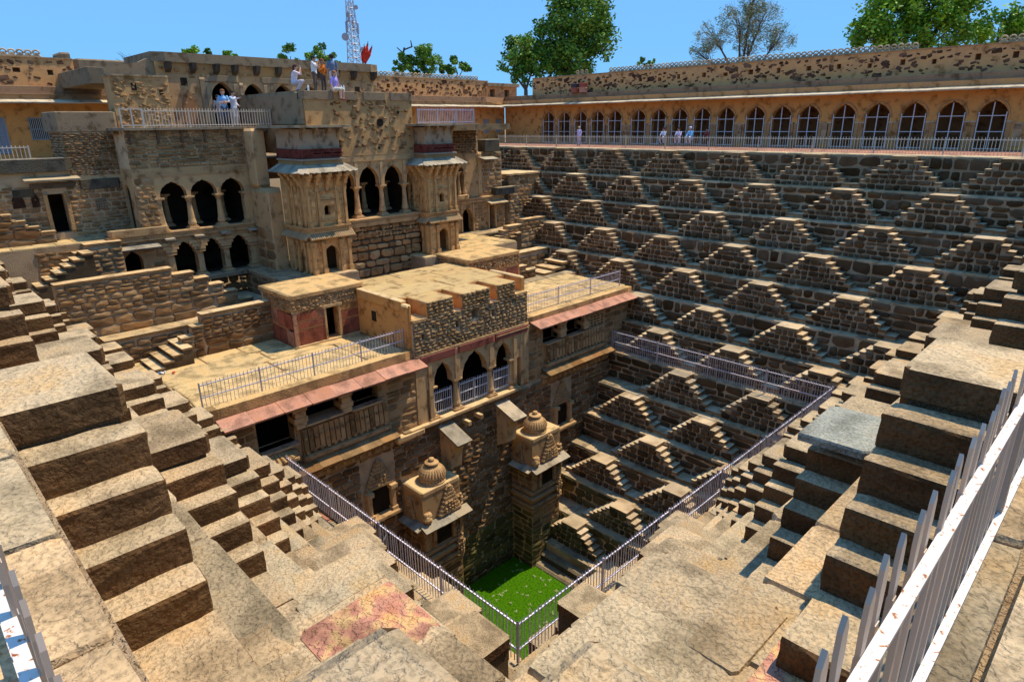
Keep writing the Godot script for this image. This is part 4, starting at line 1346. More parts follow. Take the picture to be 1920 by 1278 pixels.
func wing_left() -> void:
	var t := thing("palace_left_wing", "left palace wing of rough stone with two storeys of lobed arcades", "palace", Vector3(10.5, -5, -31))
	var z := -30.4
	var f := at_z(z)
	var a := Acc.new()
	pierced(a, f, 4.3, 13.15, -4.72, -2.92, [[7.3, 8.0, -4.72, -3.75, -3.3, 3], [9.25, 10.25, -4.72, -3.75, -3.15, 3], [10.5, 11.42, -4.72, -3.75, -3.15, 3], [11.68, 12.7, -4.72, -3.75, -3.15, 3]], 0.4, SAND * 0.8)
	pierced(a, f, 8.2, 13.15, -1.22, -0.32, [[9.14, 10.22, -1.22, -1.1, -0.56, 7], [10.4, 11.52, -1.22, -1.1, -0.55, 7], [11.7, 12.76, -1.22, -1.1, -0.55, 7]], 0.34, SAND)
	bx(a, Vector3(8.2, -2.65, z - 0.34), Vector3(9.15, -1.22, z), SAND)
	bx(a, Vector3(12.72, -2.65, z - 0.34), Vector3(13.15, -1.22, z), SAND)
	bx(a, Vector3(8.2, -0.32, z - 0.8), Vector3(13.15, 0.03, z + 0.03), SAND * 0.85)
	bx(a, Vector3(8.2, 0.03, -34.0), Vector3(13.15, 1.55, z - 0.035), MORTAR)
	bx(a, Vector3(8.2, -2.65, -34.0), Vector3(8.5, 0.03, -33.2), SAND)
	pierced(a, frame(Vector3(8.2, 0, 0), Vector3(0, 0, 1)), -33.2, z - 0.34, -2.65, 0.03, [[-32.9, -32.2, -2.6, -1.0, -0.6, 5], [-31.8, -31.1, -2.6, -1.0, -0.6, 5]], 0.3, SAND)
	obj("wall", a, mat.plaster, t)
	for x in [9.08, 10.31, 11.61, 12.84]:
		column("column", t, x, -2.65, -1.2, z - 0.16, 0.15, SAND)
		if x < 12:
			column("column", t, x + 0.75, -2.65, -1.2, z - 1.8, 0.15, SAND)
	for x in [9.15, 10.38, 11.55, 12.8]:
		column("pillar", t, x, -4.72, -3.6, z - 0.12, 0.16, SAND, true)
		var k := Acc.new()
		for s in [[0.24, -3.42], [0.34, -3.28], [0.44, -3.12]]:
			bv(k, Vector3(x - s[0], s[1] - 0.14, z - 0.3), Vector3(x + s[0], s[1], z + 0.1), SAND)
		carving(k, Vector3(x - 0.12, -3.3, z + 0.1), 0.24, 0.34, 0.1, SAND, 3, 2)
		bv(k, Vector3(x - 0.2, -2.98, z), Vector3(x + 0.2, -2.9, z + 0.34), Color(0.42, 0.37, 0.3), Color(0.6, 0.52, 0.38))
		obj("bracket", k, mat.plaster, t)
	var r := Acc.new()
	room(r, 8.55, 13.1, -2.65, -0.1, z - 0.36, -33.6, INNER_SHADE)
	room(r, 6.8, 13.1, -4.72, -2.95, z - 0.42, -33.0, INNER_SHADE)
	obj("inner_room", r, mat.plaster, t)
	var c := Acc.new()
	cornice(c, 6.9, 13.2, -2.62, z, SAND, 0.3)
	bv(c, Vector3(9.0, -4.86, z - 0.3), Vector3(13.2, -4.72, z + 0.16), Color(0.28, 0.22, 0.15))
	beads(c, Vector3(9.0, -4.92, z + 0.04), Vector3(13.2, -4.92, z + 0.04), 0.16, 0.08, SAND)
	obj("cornice", c, mat.carved, t)
	masonry(t, f, 0.05, 1.52, whole(8.2, 13.0), Vector2(0.1, 0.2), Vector2(0.16, 0.5), "sand", 0.03, 0.05, "rubble")
	masonry(t, f, -4.72, -2.92, whole(4.3, 9.0, [[7.2, 8.1, -4.8, -3.2]]), Vector2(0.14, 0.24), Vector2(0.25, 0.6), "sand", 0.025, 0.025)
	masonry(t, f, -2.6, -0.35, whole(8.2, 9.0), Vector2(0.16, 0.3), Vector2(0.2, 0.5), "sand", 0.02, 0.02)
	masonry(t, f, -7.0, -4.95, whole(8.5, 12.3), Vector2(0.26, 0.45), Vector2(0.4, 0.9), "brown", 0.03, 0.03)
	slant(t, "door_hood_slab", 6.75, 8.7, Vector2(-3.05, z), Vector2(-3.17, z + 0.5), 1.0, 0.07, "greyslab")
	var s := Acc.new()      # overhanging roof edge, and the plastered buttress next to the tower
	bv(s, Vector3(7.9, 1.54, z - 1.0), Vector3(13.9, 1.65, z + 0.28), Color(0.3, 0.24, 0.17), Color(0.5, 0.41, 0.28))
	for x in [8.3, 9.4, 10.35, 11.3, 12.3]:
		bv(s, Vector3(x, 1.0, z - 0.1), Vector3(x + 0.09, 1.54, z + 0.09), Color(0.15, 0.1, 0.07))
	obj("roof_edge", s, mat.plaster, t)
	var b := Acc.new()
	bv(b, Vector3(13.0, -1.0, -30.2), Vector3(13.6, 1.56, -29.4), Color(0.64, 0.43, 0.23))
	bv(b, Vector3(13.05, -5.6, -30.4), Vector3(13.7, -1.0, -28.6), SAND)
	obj("buttress", b, mat.plaster, t)
	masonry(t, frame(Vector3(13.05, 0, 0), Vector3(0, 0, 1)), -4.72, -2.75, whole(-30.3, -28.62), Vector2(0.36, 0.5), Vector2(0.5, 1.0), "sand", 0.03, 0.03)
	var lump := Acc.new()
	bv(lump, Vector3(6.9, -2.66, z - 0.2), Vector3(9.2, -2.36, z + 0.18), SAND * 0.9, Color(0.5, 0.38, 0.22))
	obj("low_parapet", lump, mat.rubble, t)


func wing_left_rear() -> void:
	var t := thing("rear_brick_wall", "set back wall of narrow brick courses with a black doorway at the far left", "wall", Vector3(5.5, -3, -32))
	t.set_meta("kind", "thing")
	var z := -31.9
	var f := at_z(z)
	var a := Acc.new()
	pierced(a, f, 1.5, 8.25, -3.0, 0.02, [[5.42, 5.98, -2.4, -0.85, -0.85, 0]], 0.4, MORTAR * 0.8)
	bx(a, Vector3(6.35, 0.02, -34.0), Vector3(8.3, 1.9, z - 0.03), MORTAR * 0.75)
	bv(a, Vector3(6.2, 1.5, -34.0), Vector3(8.45, 2.3, z + 0.02), CEMENT)
	obj("wall", a, mat.plaster, t)
	var r := Acc.new()
	room(r, 5.0, 6.6, -2.5, -0.6, z - 0.4, -33.5, INNER_SHADE)
	obj("inner_room", r, mat.plaster, t)
	masonry(t, f, -0.2, 1.48, whole(6.35, 8.2), Vector2(0.07, 0.11), Vector2(0.14, 0.36), "brown", 0.022, 0.02)
	masonry(t, f, -2.6, -0.5, whole(1.6, 8.2, [[5.3, 6.1, -2.5, -0.7]]), Vector2(0.12, 0.24), Vector2(0.2, 0.5), "sand", 0.03, 0.025)
	masonry(t, frame(Vector3(6.35, 0, 0), Vector3(0, 0, 1)), 0.0, 1.48, whole(-34.0, z), Vector2(0.08, 0.12), Vector2(0.16, 0.4), "brown", 0.022, 0.02)
	var s := Acc.new()
	bv(s, Vector3(1.5, 0.02, z - 0.6), Vector3(6.45, 0.55, z + 0.2), Color(0.11, 0.11, 0.1), Color(0.3, 0.28, 0.25))
	bv(s, Vector3(4.9, -0.62, z - 0.3), Vector3(6.5, -0.42, z + 0.06), Color(0.18, 0.16, 0.13))
	bv(s, Vector3(4.3, -0.9, z - 0.2), Vector3(5.0, -0.6, z + 0.05), Color(0.12, 0.11, 0.09))
	bv(s, Vector3(6.6, -0.75, z - 0.2), Vector3(8.1, -0.35, z + 0.05), Color(0.14, 0.13, 0.11))
	for x in [5.26, 6.0]:
		bv(s, Vector3(x, -2.4, z - 0.2), Vector3(x + 0.14, -0.8, z + 0.07), SAND)
	obj("lintel", s, mat.slab, t)
	slant(t, "door_hood_slab", 4.7, 6.6, Vector2(-0.2, z), Vector2(-0.28, z + 0.5), 1.9, 0.07, "cream")
	var w := Acc.new()
	for i in 5:      # a little stone grille in the brickwork
		bv(w, Vector3(7.05 + i * 0.09, -1.6, z), Vector3(7.08 + i * 0.09, -1.15, z + 0.04), Color(0.3, 0.27, 0.22))
		bv(w, Vector3(7.05, -1.6 + i * 0.1, z), Vector3(7.45, -1.57 + i * 0.1, z + 0.035), Color(0.3, 0.27, 0.22))
	obj("stone_grille", w, mat.slab, t)
	var n := Acc.new()
	for q in [[4.42, 0.2], [4.98, 0.13]]:
		var p := arch(q[0] - q[1], q[0] + q[1], -1.05, -0.78, 0)
		p.append(Vector2(q[0] - q[1], -1.3))
		p.append(Vector2(q[0] + q[1], -1.3))
		prism(n, p, z + 0.03, z + 0.045, Transform3D(), Color(0.06, 0.035, 0.02))  # dark arch plate painted as the shade inside a niche
	obj("niche_shade", n, mat.plaster, t)


func wing_right() -> void:
	var t := thing("palace_right_wing", "right palace wing with balconied arch above a lobed arch and small door", "palace", Vector3(25.8, -5, -31))
	var z := -30.4
	var f := at_z(z)
	var a := Acc.new()
	pierced(a, f, 22.0, 29.6, -4.75, -2.85, [[25.95, 26.8, -4.75, -3.9, -3.25, 5], [28.18, 28.68, -4.75, -3.28, -3.28, 0]], 0.4, SAND * 0.75)
	pierced(a, f, 22.0, 27.4, -2.65, -0.1, [[24.9, 26.2, -2.6, -1.1, -0.5, 5]], 0.34, SAND * 0.85)
	bx(a, Vector3(22.0, -0.1, -34.0), Vector3(27.4, 1.54, z - 0.03), MORTAR * 0.8)
	bx(a, Vector3(27.4, -2.65, -34.0), Vector3(29.6, -0.05, z - 0.25), MORTAR * 0.75)
	obj("wall", a, mat.plaster, t)
	var r := Acc.new()
	room(r, 22.1, 29.5, -4.75, -2.86, z - 0.42, -33.0, INNER_SHADE)
	room(r, 22.1, 27.3, -2.65, -0.1, z - 0.36, -33.0, INNER_SHADE)
	obj("inner_room", r, mat.plaster, t)
	masonry(t, f, -0.05, 1.5, whole(22.0, 27.3), Vector2(0.1, 0.18), Vector2(0.14, 0.4), "brown", 0.03, 0.04, "rubble")
	masonry(t, f, -4.7, -2.9, whole(26.95, 29.6, [[28.05, 28.8, -4.9, -3.15]]), Vector2(0.14, 0.26), Vector2(0.2, 0.5), "sand", 0.03, 0.03)
	masonry(t, at_z(z - 0.25), -2.6, -0.1, whole(27.45, 29.6), Vector2(0.2, 0.36), Vector2(0.3, 0.7), "sand", 0.03, 0.03)
	for x in [24.82, 25.25, 25.85, 26.28]:
		column("column", t, x, -2.6, -1.05, z - 0.1, 0.12, SAND)
	var c := Acc.new()
	cornice(c, 22.3, 29.4, -2.68, z, SAND, 0.3)
	bv(c, Vector3(24.8, -2.68, z), Vector3(26.4, -2.45, z + 0.2), SAND, SANDTOP)
	bv(c, Vector3(27.35, -2.6, z - 0.3), Vector3(27.65, 0.0, z + 0.03), SAND)
	bv(c, Vector3(22.0, 1.54, z - 1.0), Vector3(27.5, 1.64, z + 0.2), Color(0.3, 0.24, 0.17), Color(0.5, 0.41, 0.28))
	for x in [25.85, 26.82, 28.1, 28.7]:
		bv(c, Vector3(x, -4.75, z - 0.2), Vector3(x + 0.1, -3.0, z + 0.07), SAND)
	bv(c, Vector3(22.0, -4.9, z - 0.2), Vector3(29.8, -4.75, z + 0.3), SAND, Color(0.5, 0.4, 0.26))
	obj("cornice", c, mat.carved, t)
	slant(t, "door_hood_slab", 27.95, 29.5, Vector2(-3.0, z), Vector2(-3.14, z + 0.5), 1.6, 0.07, "cream")
	slant(t, "door_hood_slab", 27.4, 28.6, Vector2(-0.32, z), Vector2(-0.44, z + 0.6), 1.2, 0.06, "greyslab")
	var s := Acc.new()
	bv(s, Vector3(27.9, -0.02, z - 0.6), Vector3(29.2, 0.72, z + 0.05), Color(0.12, 0.115, 0.1), Color(0.3, 0.28, 0.24))
	bv(s, Vector3(28.6, -2.3, z - 0.1), Vector3(30.4, -2.2, z + 0.4), Color(0.14, 0.14, 0.13), Color(0.4, 0.34, 0.25))
	bv(s, Vector3(28.5, -2.65, z - 0.1), Vector3(30.2, -2.3, z + 0.35), Color(0.12, 0.125, 0.12))
	obj("dark_slab", s, mat.slab, t)


func stairs_in(root: Node3D, x_top: float, x_foot: float, y_top: float, y_foot: float, z0: float, z1: float, n: int, pal := "tread") -> void:    # a straight flight along x, treads as slabs of their own
	var core := Acc.new()
	for i in n:
		var u0 := lerpf(x_top, x_foot, float(i) / n)
		var u1 := lerpf(x_top, x_foot, (i + 1.0) / n)
		var y := lerpf(y_top, y_foot, (i + 1.0) / (n + 1.0))
		piece(root, "step", "slabbox", pal, "slab", box_at(Vector3(minf(u0, u1) - 0.02, y - 0.08, z1), Vector3(maxf(u0, u1) + 0.02, y, z0 + 0.02)))
		bx(core, Vector3(minf(u0, u1), y_foot - 0.6, z1), Vector3(maxf(u0, u1), y - 0.07, z0), DIM)
	obj("stair_core", core, mat.rock, root)


func terraces() -> void:
	# platforms, landings and ground inside the palace, between its walls
	var t := thing("palace_terraces", "stone terraces and landings stepping down between the palace wings and rooms", "terrace", Vector3(17, -8, -27))
	var a := Acc.new()
	bx(a, Vector3(12.25, -9, -30.4), Vector3(15.7, -4.78, -25.9), MORTAR * 0.8)
	bx(a, Vector3(19.6, -9, -30.4), Vector3(26.2, -4.8, -25.95), MORTAR * 0.8)
	bx(a, Vector3(8.0, -9, -30.5), Vector3(12.25, -5.86, -27.0), MORTAR * 0.8)
	bx(a, Vector3(4.0, -9, -26.5), Vector3(11.1, -6.9, -24.4), MORTAR * 0.8)
	bx(a, Vector3(24.0, -9, -28.4), Vector3(30.5, -6.9, -24.3), MORTAR * 0.8)
	bx(a, Vector3(14.0, -9, -27.2), Vector3(20.6, -6.2, -25.1), MORTAR * 0.7)
	bx(a, Vector3(1.0, -6, -34), Vector3(7.0, -2.72, -30.4), MORTAR * 0.8)
	bx(a, Vector3(26.0, -9, -34), Vector3(34.5, -5.0, -29.2), MORTAR * 0.8)
	obj("core", a, mat.rock, t)
	masonry(t, frame(Vector3(12.25, 0, 0), Vector3(0, 0, 1)), -6.9, -4.85, whole(-30.3, -25.9), Vector2(0.24, 0.4), Vector2(0.4, 0.8), "brown", 0.03, 0.03)
	paving(t, Vector3(12.2, -4.72, -25.9), Vector3(15.7, -4.72, -30.4), Vector2(1.2, 2.0), 1.0, "flag", "slab", 0.015)
	paving(t, Vector3(19.6, -4.74, -25.98), Vector3(26.2, -4.74, -30.1), Vector2(1.2, 2.4), 1.0, "deck", "slab", 0.015)
	paving(t, Vector3(8.0, -5.8, -27.0), Vector3(12.25, -5.8, -30.4), Vector2(1.2, 2.0), 1.0, "flag", "slab", 0.015)
	paving(t, Vector3(5.0, -6.85, -24.42), Vector3(11.1, -6.85, -26.5), Vector2(1.0, 1.8), 0.9, "deck", "slab", 0.015)
	paving(t, Vector3(24.0, -6.85, -24.42), Vector3(30.2, -6.85, -28.0), Vector2(1.0, 1.8), 0.9, "flag", "slab", 0.015)
	paving(t, Vector3(1.5, -2.68, -30.4), Vector3(6.9, -2.68, -31.9), Vector2(1.0, 1.9), 0.8, "deck", "slab", 0.015)
	paving(t, Vector3(26.2, -4.74, -29.2), Vector3(30.0, -4.74, -30.4), Vector2(1.0, 1.9), 0.8, "flag", "slab", 0.015)
	var k := Acc.new()
	bv(k, Vector3(8.5, -4.9, -30.4), Vector3(12.3, -4.72, -29.9), Color(0.3, 0.23, 0.15), Color(0.42, 0.33, 0.22))
	obj("ledge", k, mat.plaster, t)
	stairs_in(t, 29.2, 27.0, -4.72, -5.75, -28.5, -29.6, 5)
	stairs_in(t, 30.6, 28.3, -1.5, -2.75, -31.0, -32.6, 6)
	var l := Acc.new()
	bv(l, Vector3(30.5, -4.9, -33.5), Vector3(33.4, -1.62, -30.9), MORTAR * 0.8)
	bv(l, Vector3(30.3, -1.62, -33.5), Vector3(33.5, -1.5, -30.8), SAND, SANDTOP)
	obj("landing", l, mat.plaster, t)
	masonry(t, at_z(-30.9), -4.8, -1.65, whole(30.5, 33.4), Vector2(0.18, 0.32), Vector2(0.25, 0.6), "sand", 0.035, 0.03)
	masonry(t, frame(Vector3(30.5, 0, 0), Vector3(0, 0, 1)), -4.0, -1.65, whole(-31.0, -30.9), Vector2(0.2, 0.3), Vector2(0.1, 0.2), "sand", 0.02, 0.02)
	for q in [[28.2, 29.3, -6.55], [29.0, 30.0, -6.3], [27.4, 28.4, -6.7]]:
		piece(t, "step", "slabbox", "tread", "slab", box_at(Vector3(q[0], q[2] - 0.15, -26.4), Vector3(q[1], q[2], -24.9)))


func stair_wall(label: String, z: float, x0: float, x1: float, steps: Array, foot: float, thick: float, fine: Vector2, pal: String) -> Node3D:   # steps: [x from, x to, top]
	var t := thing("stair_wall", label, "wall", Vector3((x0 + x1) / 2.0, foot, z), "masonry stair walls of the palace")
	t.set_meta("kind", "thing")
	var a := Acc.new()
	for s in steps:
		bx(a, Vector3(s[0], foot - 0.5, z - thick), Vector3(s[1], s[2] - 0.05, z - 0.04), MORTAR)
		piece(t, "coping_slab", "slabbox", "tread", "slab", box_at(Vector3(s[0] - 0.01, s[2] - 0.07, z - thick - 0.02), Vector3(s[1] + 0.03, s[2], z + 0.05)))
	obj("core", a, mat.rock, t)
	var spans := func(y0, y1):
		var out := []
		for s in steps:
			if y1 < s[2] - 0.03:
				out.append(Vector2(s[0], s[1]))
		var merged := []
		for s in out:
			if merged.size() and absf(merged[-1].y - s.x) < 0.02:
				merged[-1].y = s.y
			else:
				merged.append(s)
		return merged
	var top := -100.0
	for s in steps:
		top = maxf(top, s[2])
	masonry(t, at_z(z), foot + (top - foot) * 0.42, top, spans, fine, fine * 2.2, pal, 0.03, 0.03)
	masonry(t, at_z(z), foot, foot + (top - foot) * 0.42, spans, Vector2(0.26, 0.42), Vector2(0.5, 1.1), pal, 0.03, 0.03)
	return t


func stair_walls() -> void:
	stair_wall("long brown stair wall on the left, its top stepping down towards the roofed room", -27.4, 4.2, 11.3, [[4.2, 8.15, -3.62], [8.15, 8.95, -3.9], [8.95, 9.5, -4.2], [9.5, 10.05, -4.55], [10.05, 10.6, -4.95], [10.6, 11.2, -5.4]], -5.83, 0.45, Vector2(0.13, 0.24), "sand")
	var b := stair_wall("small bricked stair wall next to the red panelled room, flight at its left", -25.4, 8.3, 11.08, [[8.3, 11.08, -5.18], [7.9, 8.3, -5.6], [7.45, 7.9, -5.95]], -6.9, 0.4, Vector2(0.11, 0.2), "brown")
	stairs_in(b, 7.6, 6.2, -6.0, -6.9, -24.8, -26.4, 4)
	stair_wall("low brown ledge wall under the long stair wall, sandy flat top", -26.6, 5.2, 8.4, [[5.2, 9.6, -5.8]], -7.0, 0.75, Vector2(0.22, 0.36), "brown")
	var c := stair_wall("upper left stair wall with a flight of sunlit steps above the dark doorway", -29.9, 4.0, 7.0, [[5.9, 7.2, -2.7], [5.5, 5.9, -2.98], [5.1, 5.5, -3.24], [4.75, 5.1, -3.5], [4.4, 4.75, -3.78], [4.0, 4.4, -4.05]], -4.72, 0.5, Vector2(0.14, 0.22), "sand")
	stairs_in(c, 5.95, 3.6, -2.7, -4.3, -29.0, -29.92, 7)
	var d := stair_wall("far left stair wall stepping down below the black doorway", -31.3, 3.0, 5.3, [[3.0, 3.7, -1.1], [3.7, 4.0, -1.45], [4.0, 4.4, -1.72], [4.4, 4.8, -1.98], [4.8, 5.3, -2.22]], -2.8, 0.5, Vector2(0.14, 0.24), "brown")
	stairs_in(d, 3.0, 5.2, -1.0, -2.6, -31.35, -31.85, 6)
	stair_wall("big blocked stair wall on the right joining the stepped wall", -28.7, 27.7, 32.0, [[28.2, 29.6, -4.42], [29.6, 32.4, -4.15], [27.8, 28.2, -4.65], [27.4, 27.8, -4.95], [27.0, 27.4, -5.25]], -6.0, 0.45, Vector2(0.18, 0.3), "sand")
	stair_wall("low ledge wall with a pale top behind the right roofed room", -27.2, 27.6, 30.4, [[27.0, 30.6, -5.82]], -7.0, 0.6, Vector2(0.3, 0.45), "brown")
	stair_wall("broken little wall beside the right fenced deck", -25.2, 24.1, 26.8, [[24.1, 25.4, -5.75], [25.4, 26.2, -6.05], [26.2, 27.0, -6.35]], -6.95, 0.35, Vector2(0.12, 0.2), "brown")


func roof_terrace() -> void:
	var t := thing("upper_terrace_house", "flat roofed rubble house with brackets and small arches on the palace roof", "house", Vector3(16, 1.65, -33))
	var a := Acc.new()
	bx(a, Vector3(8.0, 1.4, -34.1), Vector3(14.6, 1.64, -31.0), CEMENT)
	obj("roof_floor", a, mat.slab, t)
	var a2 := Acc.new()
	bx(a2, Vector3(20.2, 1.3, -34.1), Vector3(27.4, 1.62, -27.6), CEMENT)
	obj("roof_floor", a2, mat.slab, t)
	var z := -34.0
	var b := Acc.new()
	pierced(b, at_z(z), 11.0, 22.9, 1.5, 4.0, [[13.35, 14.45, 1.66, 3.0, 3.68, 0], [14.95, 16.0, 1.66, 3.0, 3.66, 0], [16.55, 17.6, 1.66, 3.0, 3.66, 0], [18.1, 19.15, 1.66, 3.0, 3.62, 0], [19.6, 20.6, 1.66, 3.0, 3.6, 0]], 0.5, Color(0.58, 0.38, 0.2))
	bx(b, Vector3(11.0, 4.0, -38.0), Vector3(22.9, 4.5, z - 0.02), Color(0.6, 0.36, 0.16))
	obj("wall", b, mat.rubble, t)
	var c := Acc.new()
	bv(c, Vector3(10.9, 4.48, -38.2), Vector3(23.05, 4.94, z + 0.1), CEMENT)
	for x in [12.95, 15.9, 18.0]:
		bv(c, Vector3(x, 3.72, z - 0.3), Vector3(x + 1.8, 4.0, z + 0.06), CEMENT)
	bv(c, Vector3(12.85, 1.7, z - 0.3), Vector3(13.1, 3.9, z + 0.08), CEMENT)
	for q in [13.2, 14.55, 14.85, 16.1, 16.45]:
		bv(c, Vector3(q - 0.08, 1.65, z - 0.3), Vector3(q + 0.1, 3.7, z + 0.05), Color(0.38, 0.29, 0.19))
	obj("coping", c, mat.plaster, t)
	for x in [11.5, 12.6, 13.7, 14.6, 15.7, 16.85, 19.2, 20.2, 21.3, 22.6]:
		var k := Acc.new()
		prism(k, PackedVector2Array([Vector2(0, 4.5), Vector2(0.42, 4.5), Vector2(0.3, 4.2), Vector2(0.02, 4.05), Vector2(0, 4.05)]), x - 0.11, x + 0.11, Transform3D(Basis(Vector3(0, 0, 1), Vector3(0, 1, 0), Vector3(-1, 0, 0)), Vector3(2.0 * x, 0, z)), Color(0.1, 0.085, 0.07))
		obj("bracket", k, mat.plaster, t)
	var r := Acc.new()
	room(r, 12.9, 21.0, 1.65, 3.95, z - 0.5, -37.5, INNER_SHADE)
	obj("inner_room", r, mat.plaster, t)
	for i in 200:
		var x := rnd(11.05, 22.8)
		var y := rnd(1.7, 4.45)
		if x > 12.8 and y < 4.05 and x < 20.8:
			continue
		piece(t, "bare_stone", hewn(), "sand", "rubble", Transform3D(Basis(Vector3(0, 0, 1), rnd(-0.2, 0.2)) * Basis.from_scale(Vector3(rnd(0.08, 0.3), rnd(0.05, 0.13), 0.07)), Vector3(x, y, z + rnd(0.0, 0.03))))
	var n := Acc.new()
	var p := arch(11.9, 12.65, 2.5, 3.25, 0)
	p.append(Vector2(11.9, 1.7))
	p.append(Vector2(12.65, 1.7))
	prism(n, p, z + 0.0, z + 0.025, Transform3D(), Color(0.4, 0.22, 0.11))
	bx(n, Vector3(12.0, 3.5, z), Vector3(12.3, 3.85, z + 0.015), Color(0.04, 0.03, 0.02))
	bx(n, Vector3(21.4, 3.3, z), Vector3(21.7, 3.7, z + 0.015), Color(0.04, 0.03, 0.02))
	obj("blind_arch", n, mat.rubble, t)
	var lw := thing("rubble_wall", "low orange rubble wall in front of the roof house, at its left end", "wall", Vector3(9.8, 1.65, -32.8))
	lw.set_meta("kind", "thing")
	var d := Acc.new()
	bx(d, Vector3(8.75, 1.6, -33.9), Vector3(11.1, 3.8, -32.95), Color(0.66, 0.41, 0.19))
	bv(d, Vector3(8.7, 3.76, -33.9), Vector3(11.1, 3.84, -32.9), Color(0.45, 0.36, 0.24))
	bx(d, Vector3(9.55, 3.2, -32.955), Vector3(9.75, 3.5, -32.94), Color(0.05, 0.035, 0.02))
	bx(d, Vector3(10.65, 3.0, -32.955), Vector3(10.8, 3.3, -32.94), Color(0.05, 0.035, 0.02))
	obj("wall", d, mat.rubble, lw)
	for i in 130:
		piece(lw, "bare_stone", hewn(), "sand", "rubble", Transform3D(Basis(Vector3(0, 0, 1), rnd(-0.2, 0.2)) * Basis.from_scale(Vector3(rnd(0.07, 0.26), rnd(0.05, 0.13), 0.07)), Vector3(rnd(8.85, 11.0), rnd(1.7, 3.7), -32.95 + rnd(0.0, 0.03))))
	var st := thing("rear_roof_block", "grey cement roof blocks stepping behind the rubble wall at the upper left", "building", Vector3(12, 3.7, -45))
	var e := Acc.new()
	bv(e, Vector3(10.2, 3.7, -46.5), Vector3(16.8, 5.35, -44.7), CEMENT)
	obj("block", e, mat.plaster, st)
	e = Acc.new()
	bv(e, Vector3(9.7, 3.7, -46.6), Vector3(10.15, 5.62, -44.62), CEMENT * 0.9)
	obj("block", e, mat.plaster, st)
	e = Acc.new()
	bv(e, Vector3(9.3, 3.7, -44.6), Vector3(11.2, 4.5, -38.5), CEMENT * 0.9)
	obj("block", e, mat.plaster, st)
	e = Acc.new()
	prism(e, PackedVector2Array([Vector2(8.9, 3.8), Vector2(11.0, 3.8), Vector2(11.0, 4.75), Vector2(10.4, 4.45), Vector2(8.9, 4.15)]), -34.6, -34.15, Transform3D(), CEMENT)
	obj("block", e, mat.plaster, st)


# ---------------------------------------------------------------- the court around the well

func kangura(root: Node3D, from: Vector3, to: Vector3, across: Vector3) -> void:   # a run of pierced, round topped coping tiles
	var d := to - from
	var n := int(d.length() / 0.36)
	for i in n:
		var c := from + d * ((i + 0.5) / n)
		piece(root, "coping_tile", "kangura", "coping", "plaster", Transform3D(Basis(d.normalized(), Vector3.UP, d.normalized().cross(Vector3.UP)), c + Vector3(0, rnd(-0.01, 0.01), 0)))


func make_kangura() -> void:
	var a := Acc.new()
	for s in [-1.0, 1.0]:
		bar(a, Vector3(s * 0.18, 0.02, 0), Vector3(s * 0.0, 0.2, 0), 0.045, Color.WHITE, 4)
		bar(a, Vector3(s * 0.0, 0.06, 0), Vector3(s * 0.17, 0.24, 0), 0.04, Color.WHITE, 4)
	for i in 6:
		var t0 := PI * i / 6
		var t1 := PI * (i + 1) / 6
		bar(a, Vector3(cos(t0) * 0.15, 0.2 + sin(t0) * 0.15, 0), Vector3(cos(t1) * 0.15, 0.2 + sin(t1) * 0.15, 0), 0.045, Color.WHITE, 4)
	a.add(shape.box, box_at(Vector3(-0.18, -0.03, -0.09), Vector3(0.18, 0.05, 0.09)), Color.WHITE, Color.WHITE)
	shape.kangura = [a.v, a.n]
	tone.coping = [Color(0.58, 0.47, 0.33), Color(0.52, 0.41, 0.28), 0.2]


func rubble_run(called: String, label: String, xf: Transform3D, x0: float, x1: float, y0: float, y1: float, stones: int, holes_every: float) -> Node3D:
	var t := thing(called, label, "wall", xf * Vector3((x0 + x1) / 2.0, y0, 0), "rubble parapet walls round the court")
	t.set_meta("kind", "thing")
	var a := Acc.new()
	var open := []
	var x := x0 + holes_every * 0.6
	while x < x1 - 0.6:
		var y := lerpf(y0, y1, rnd(0.42, 0.5))
		open.append([x, x + rnd(0.22, 0.36), y, y + rnd(0.22, 0.32), 0, 0])
		open[-1][4] = open[-1][3]
		x += holes_every * rnd(0.85, 1.15)
	pierced(a, xf, x0, x1, y0, y1, open, 0.3, Color(0.86, 0.47, 0.2))
	a.add(shape.box, xf * box_at(Vector3(x0, y0, -0.6), Vector3(x1, y1 - 0.01, -0.302)), Color(0.3, 0.16, 0.08), Color(0.3, 0.16, 0.08))
	a.add(shape.box, xf * box_at(Vector3(x0, y1, -0.62), Vector3(x1, y1 + 0.06, 0.04)), Color(0.55, 0.36, 0.19), Color(0.55, 0.36, 0.19))
	obj("wall", a, mat.rubble, t)
	for i in stones:
		var w := rnd(0.08, 0.22) * (2.0 if rng.randf() < 0.12 else 1.0)
		var px := rnd(x0 + 0.1, x1 - 0.1)
		var py := y0 + (y1 - y0) * (0.06 + 0.84 * pow(rng.randf(), 0.9))
		var clash := false
		for o in open:
			if px + w > o[0] and px - w < o[1] and py + 0.1 > o[2] and py - 0.1 < o[3]:
				clash = true
		if not clash:
			piece(t, "bare_stone", hewn(), "rubblestone", "rock", xf * Transform3D(Basis(Vector3(0, 0, 1), rnd(-0.5, 0.5)) * Basis.from_scale(Vector3(w * 1.5, w * rnd(0.5, 1.0), 0.07)), Vector3(px, py, 0.012)))
	return t


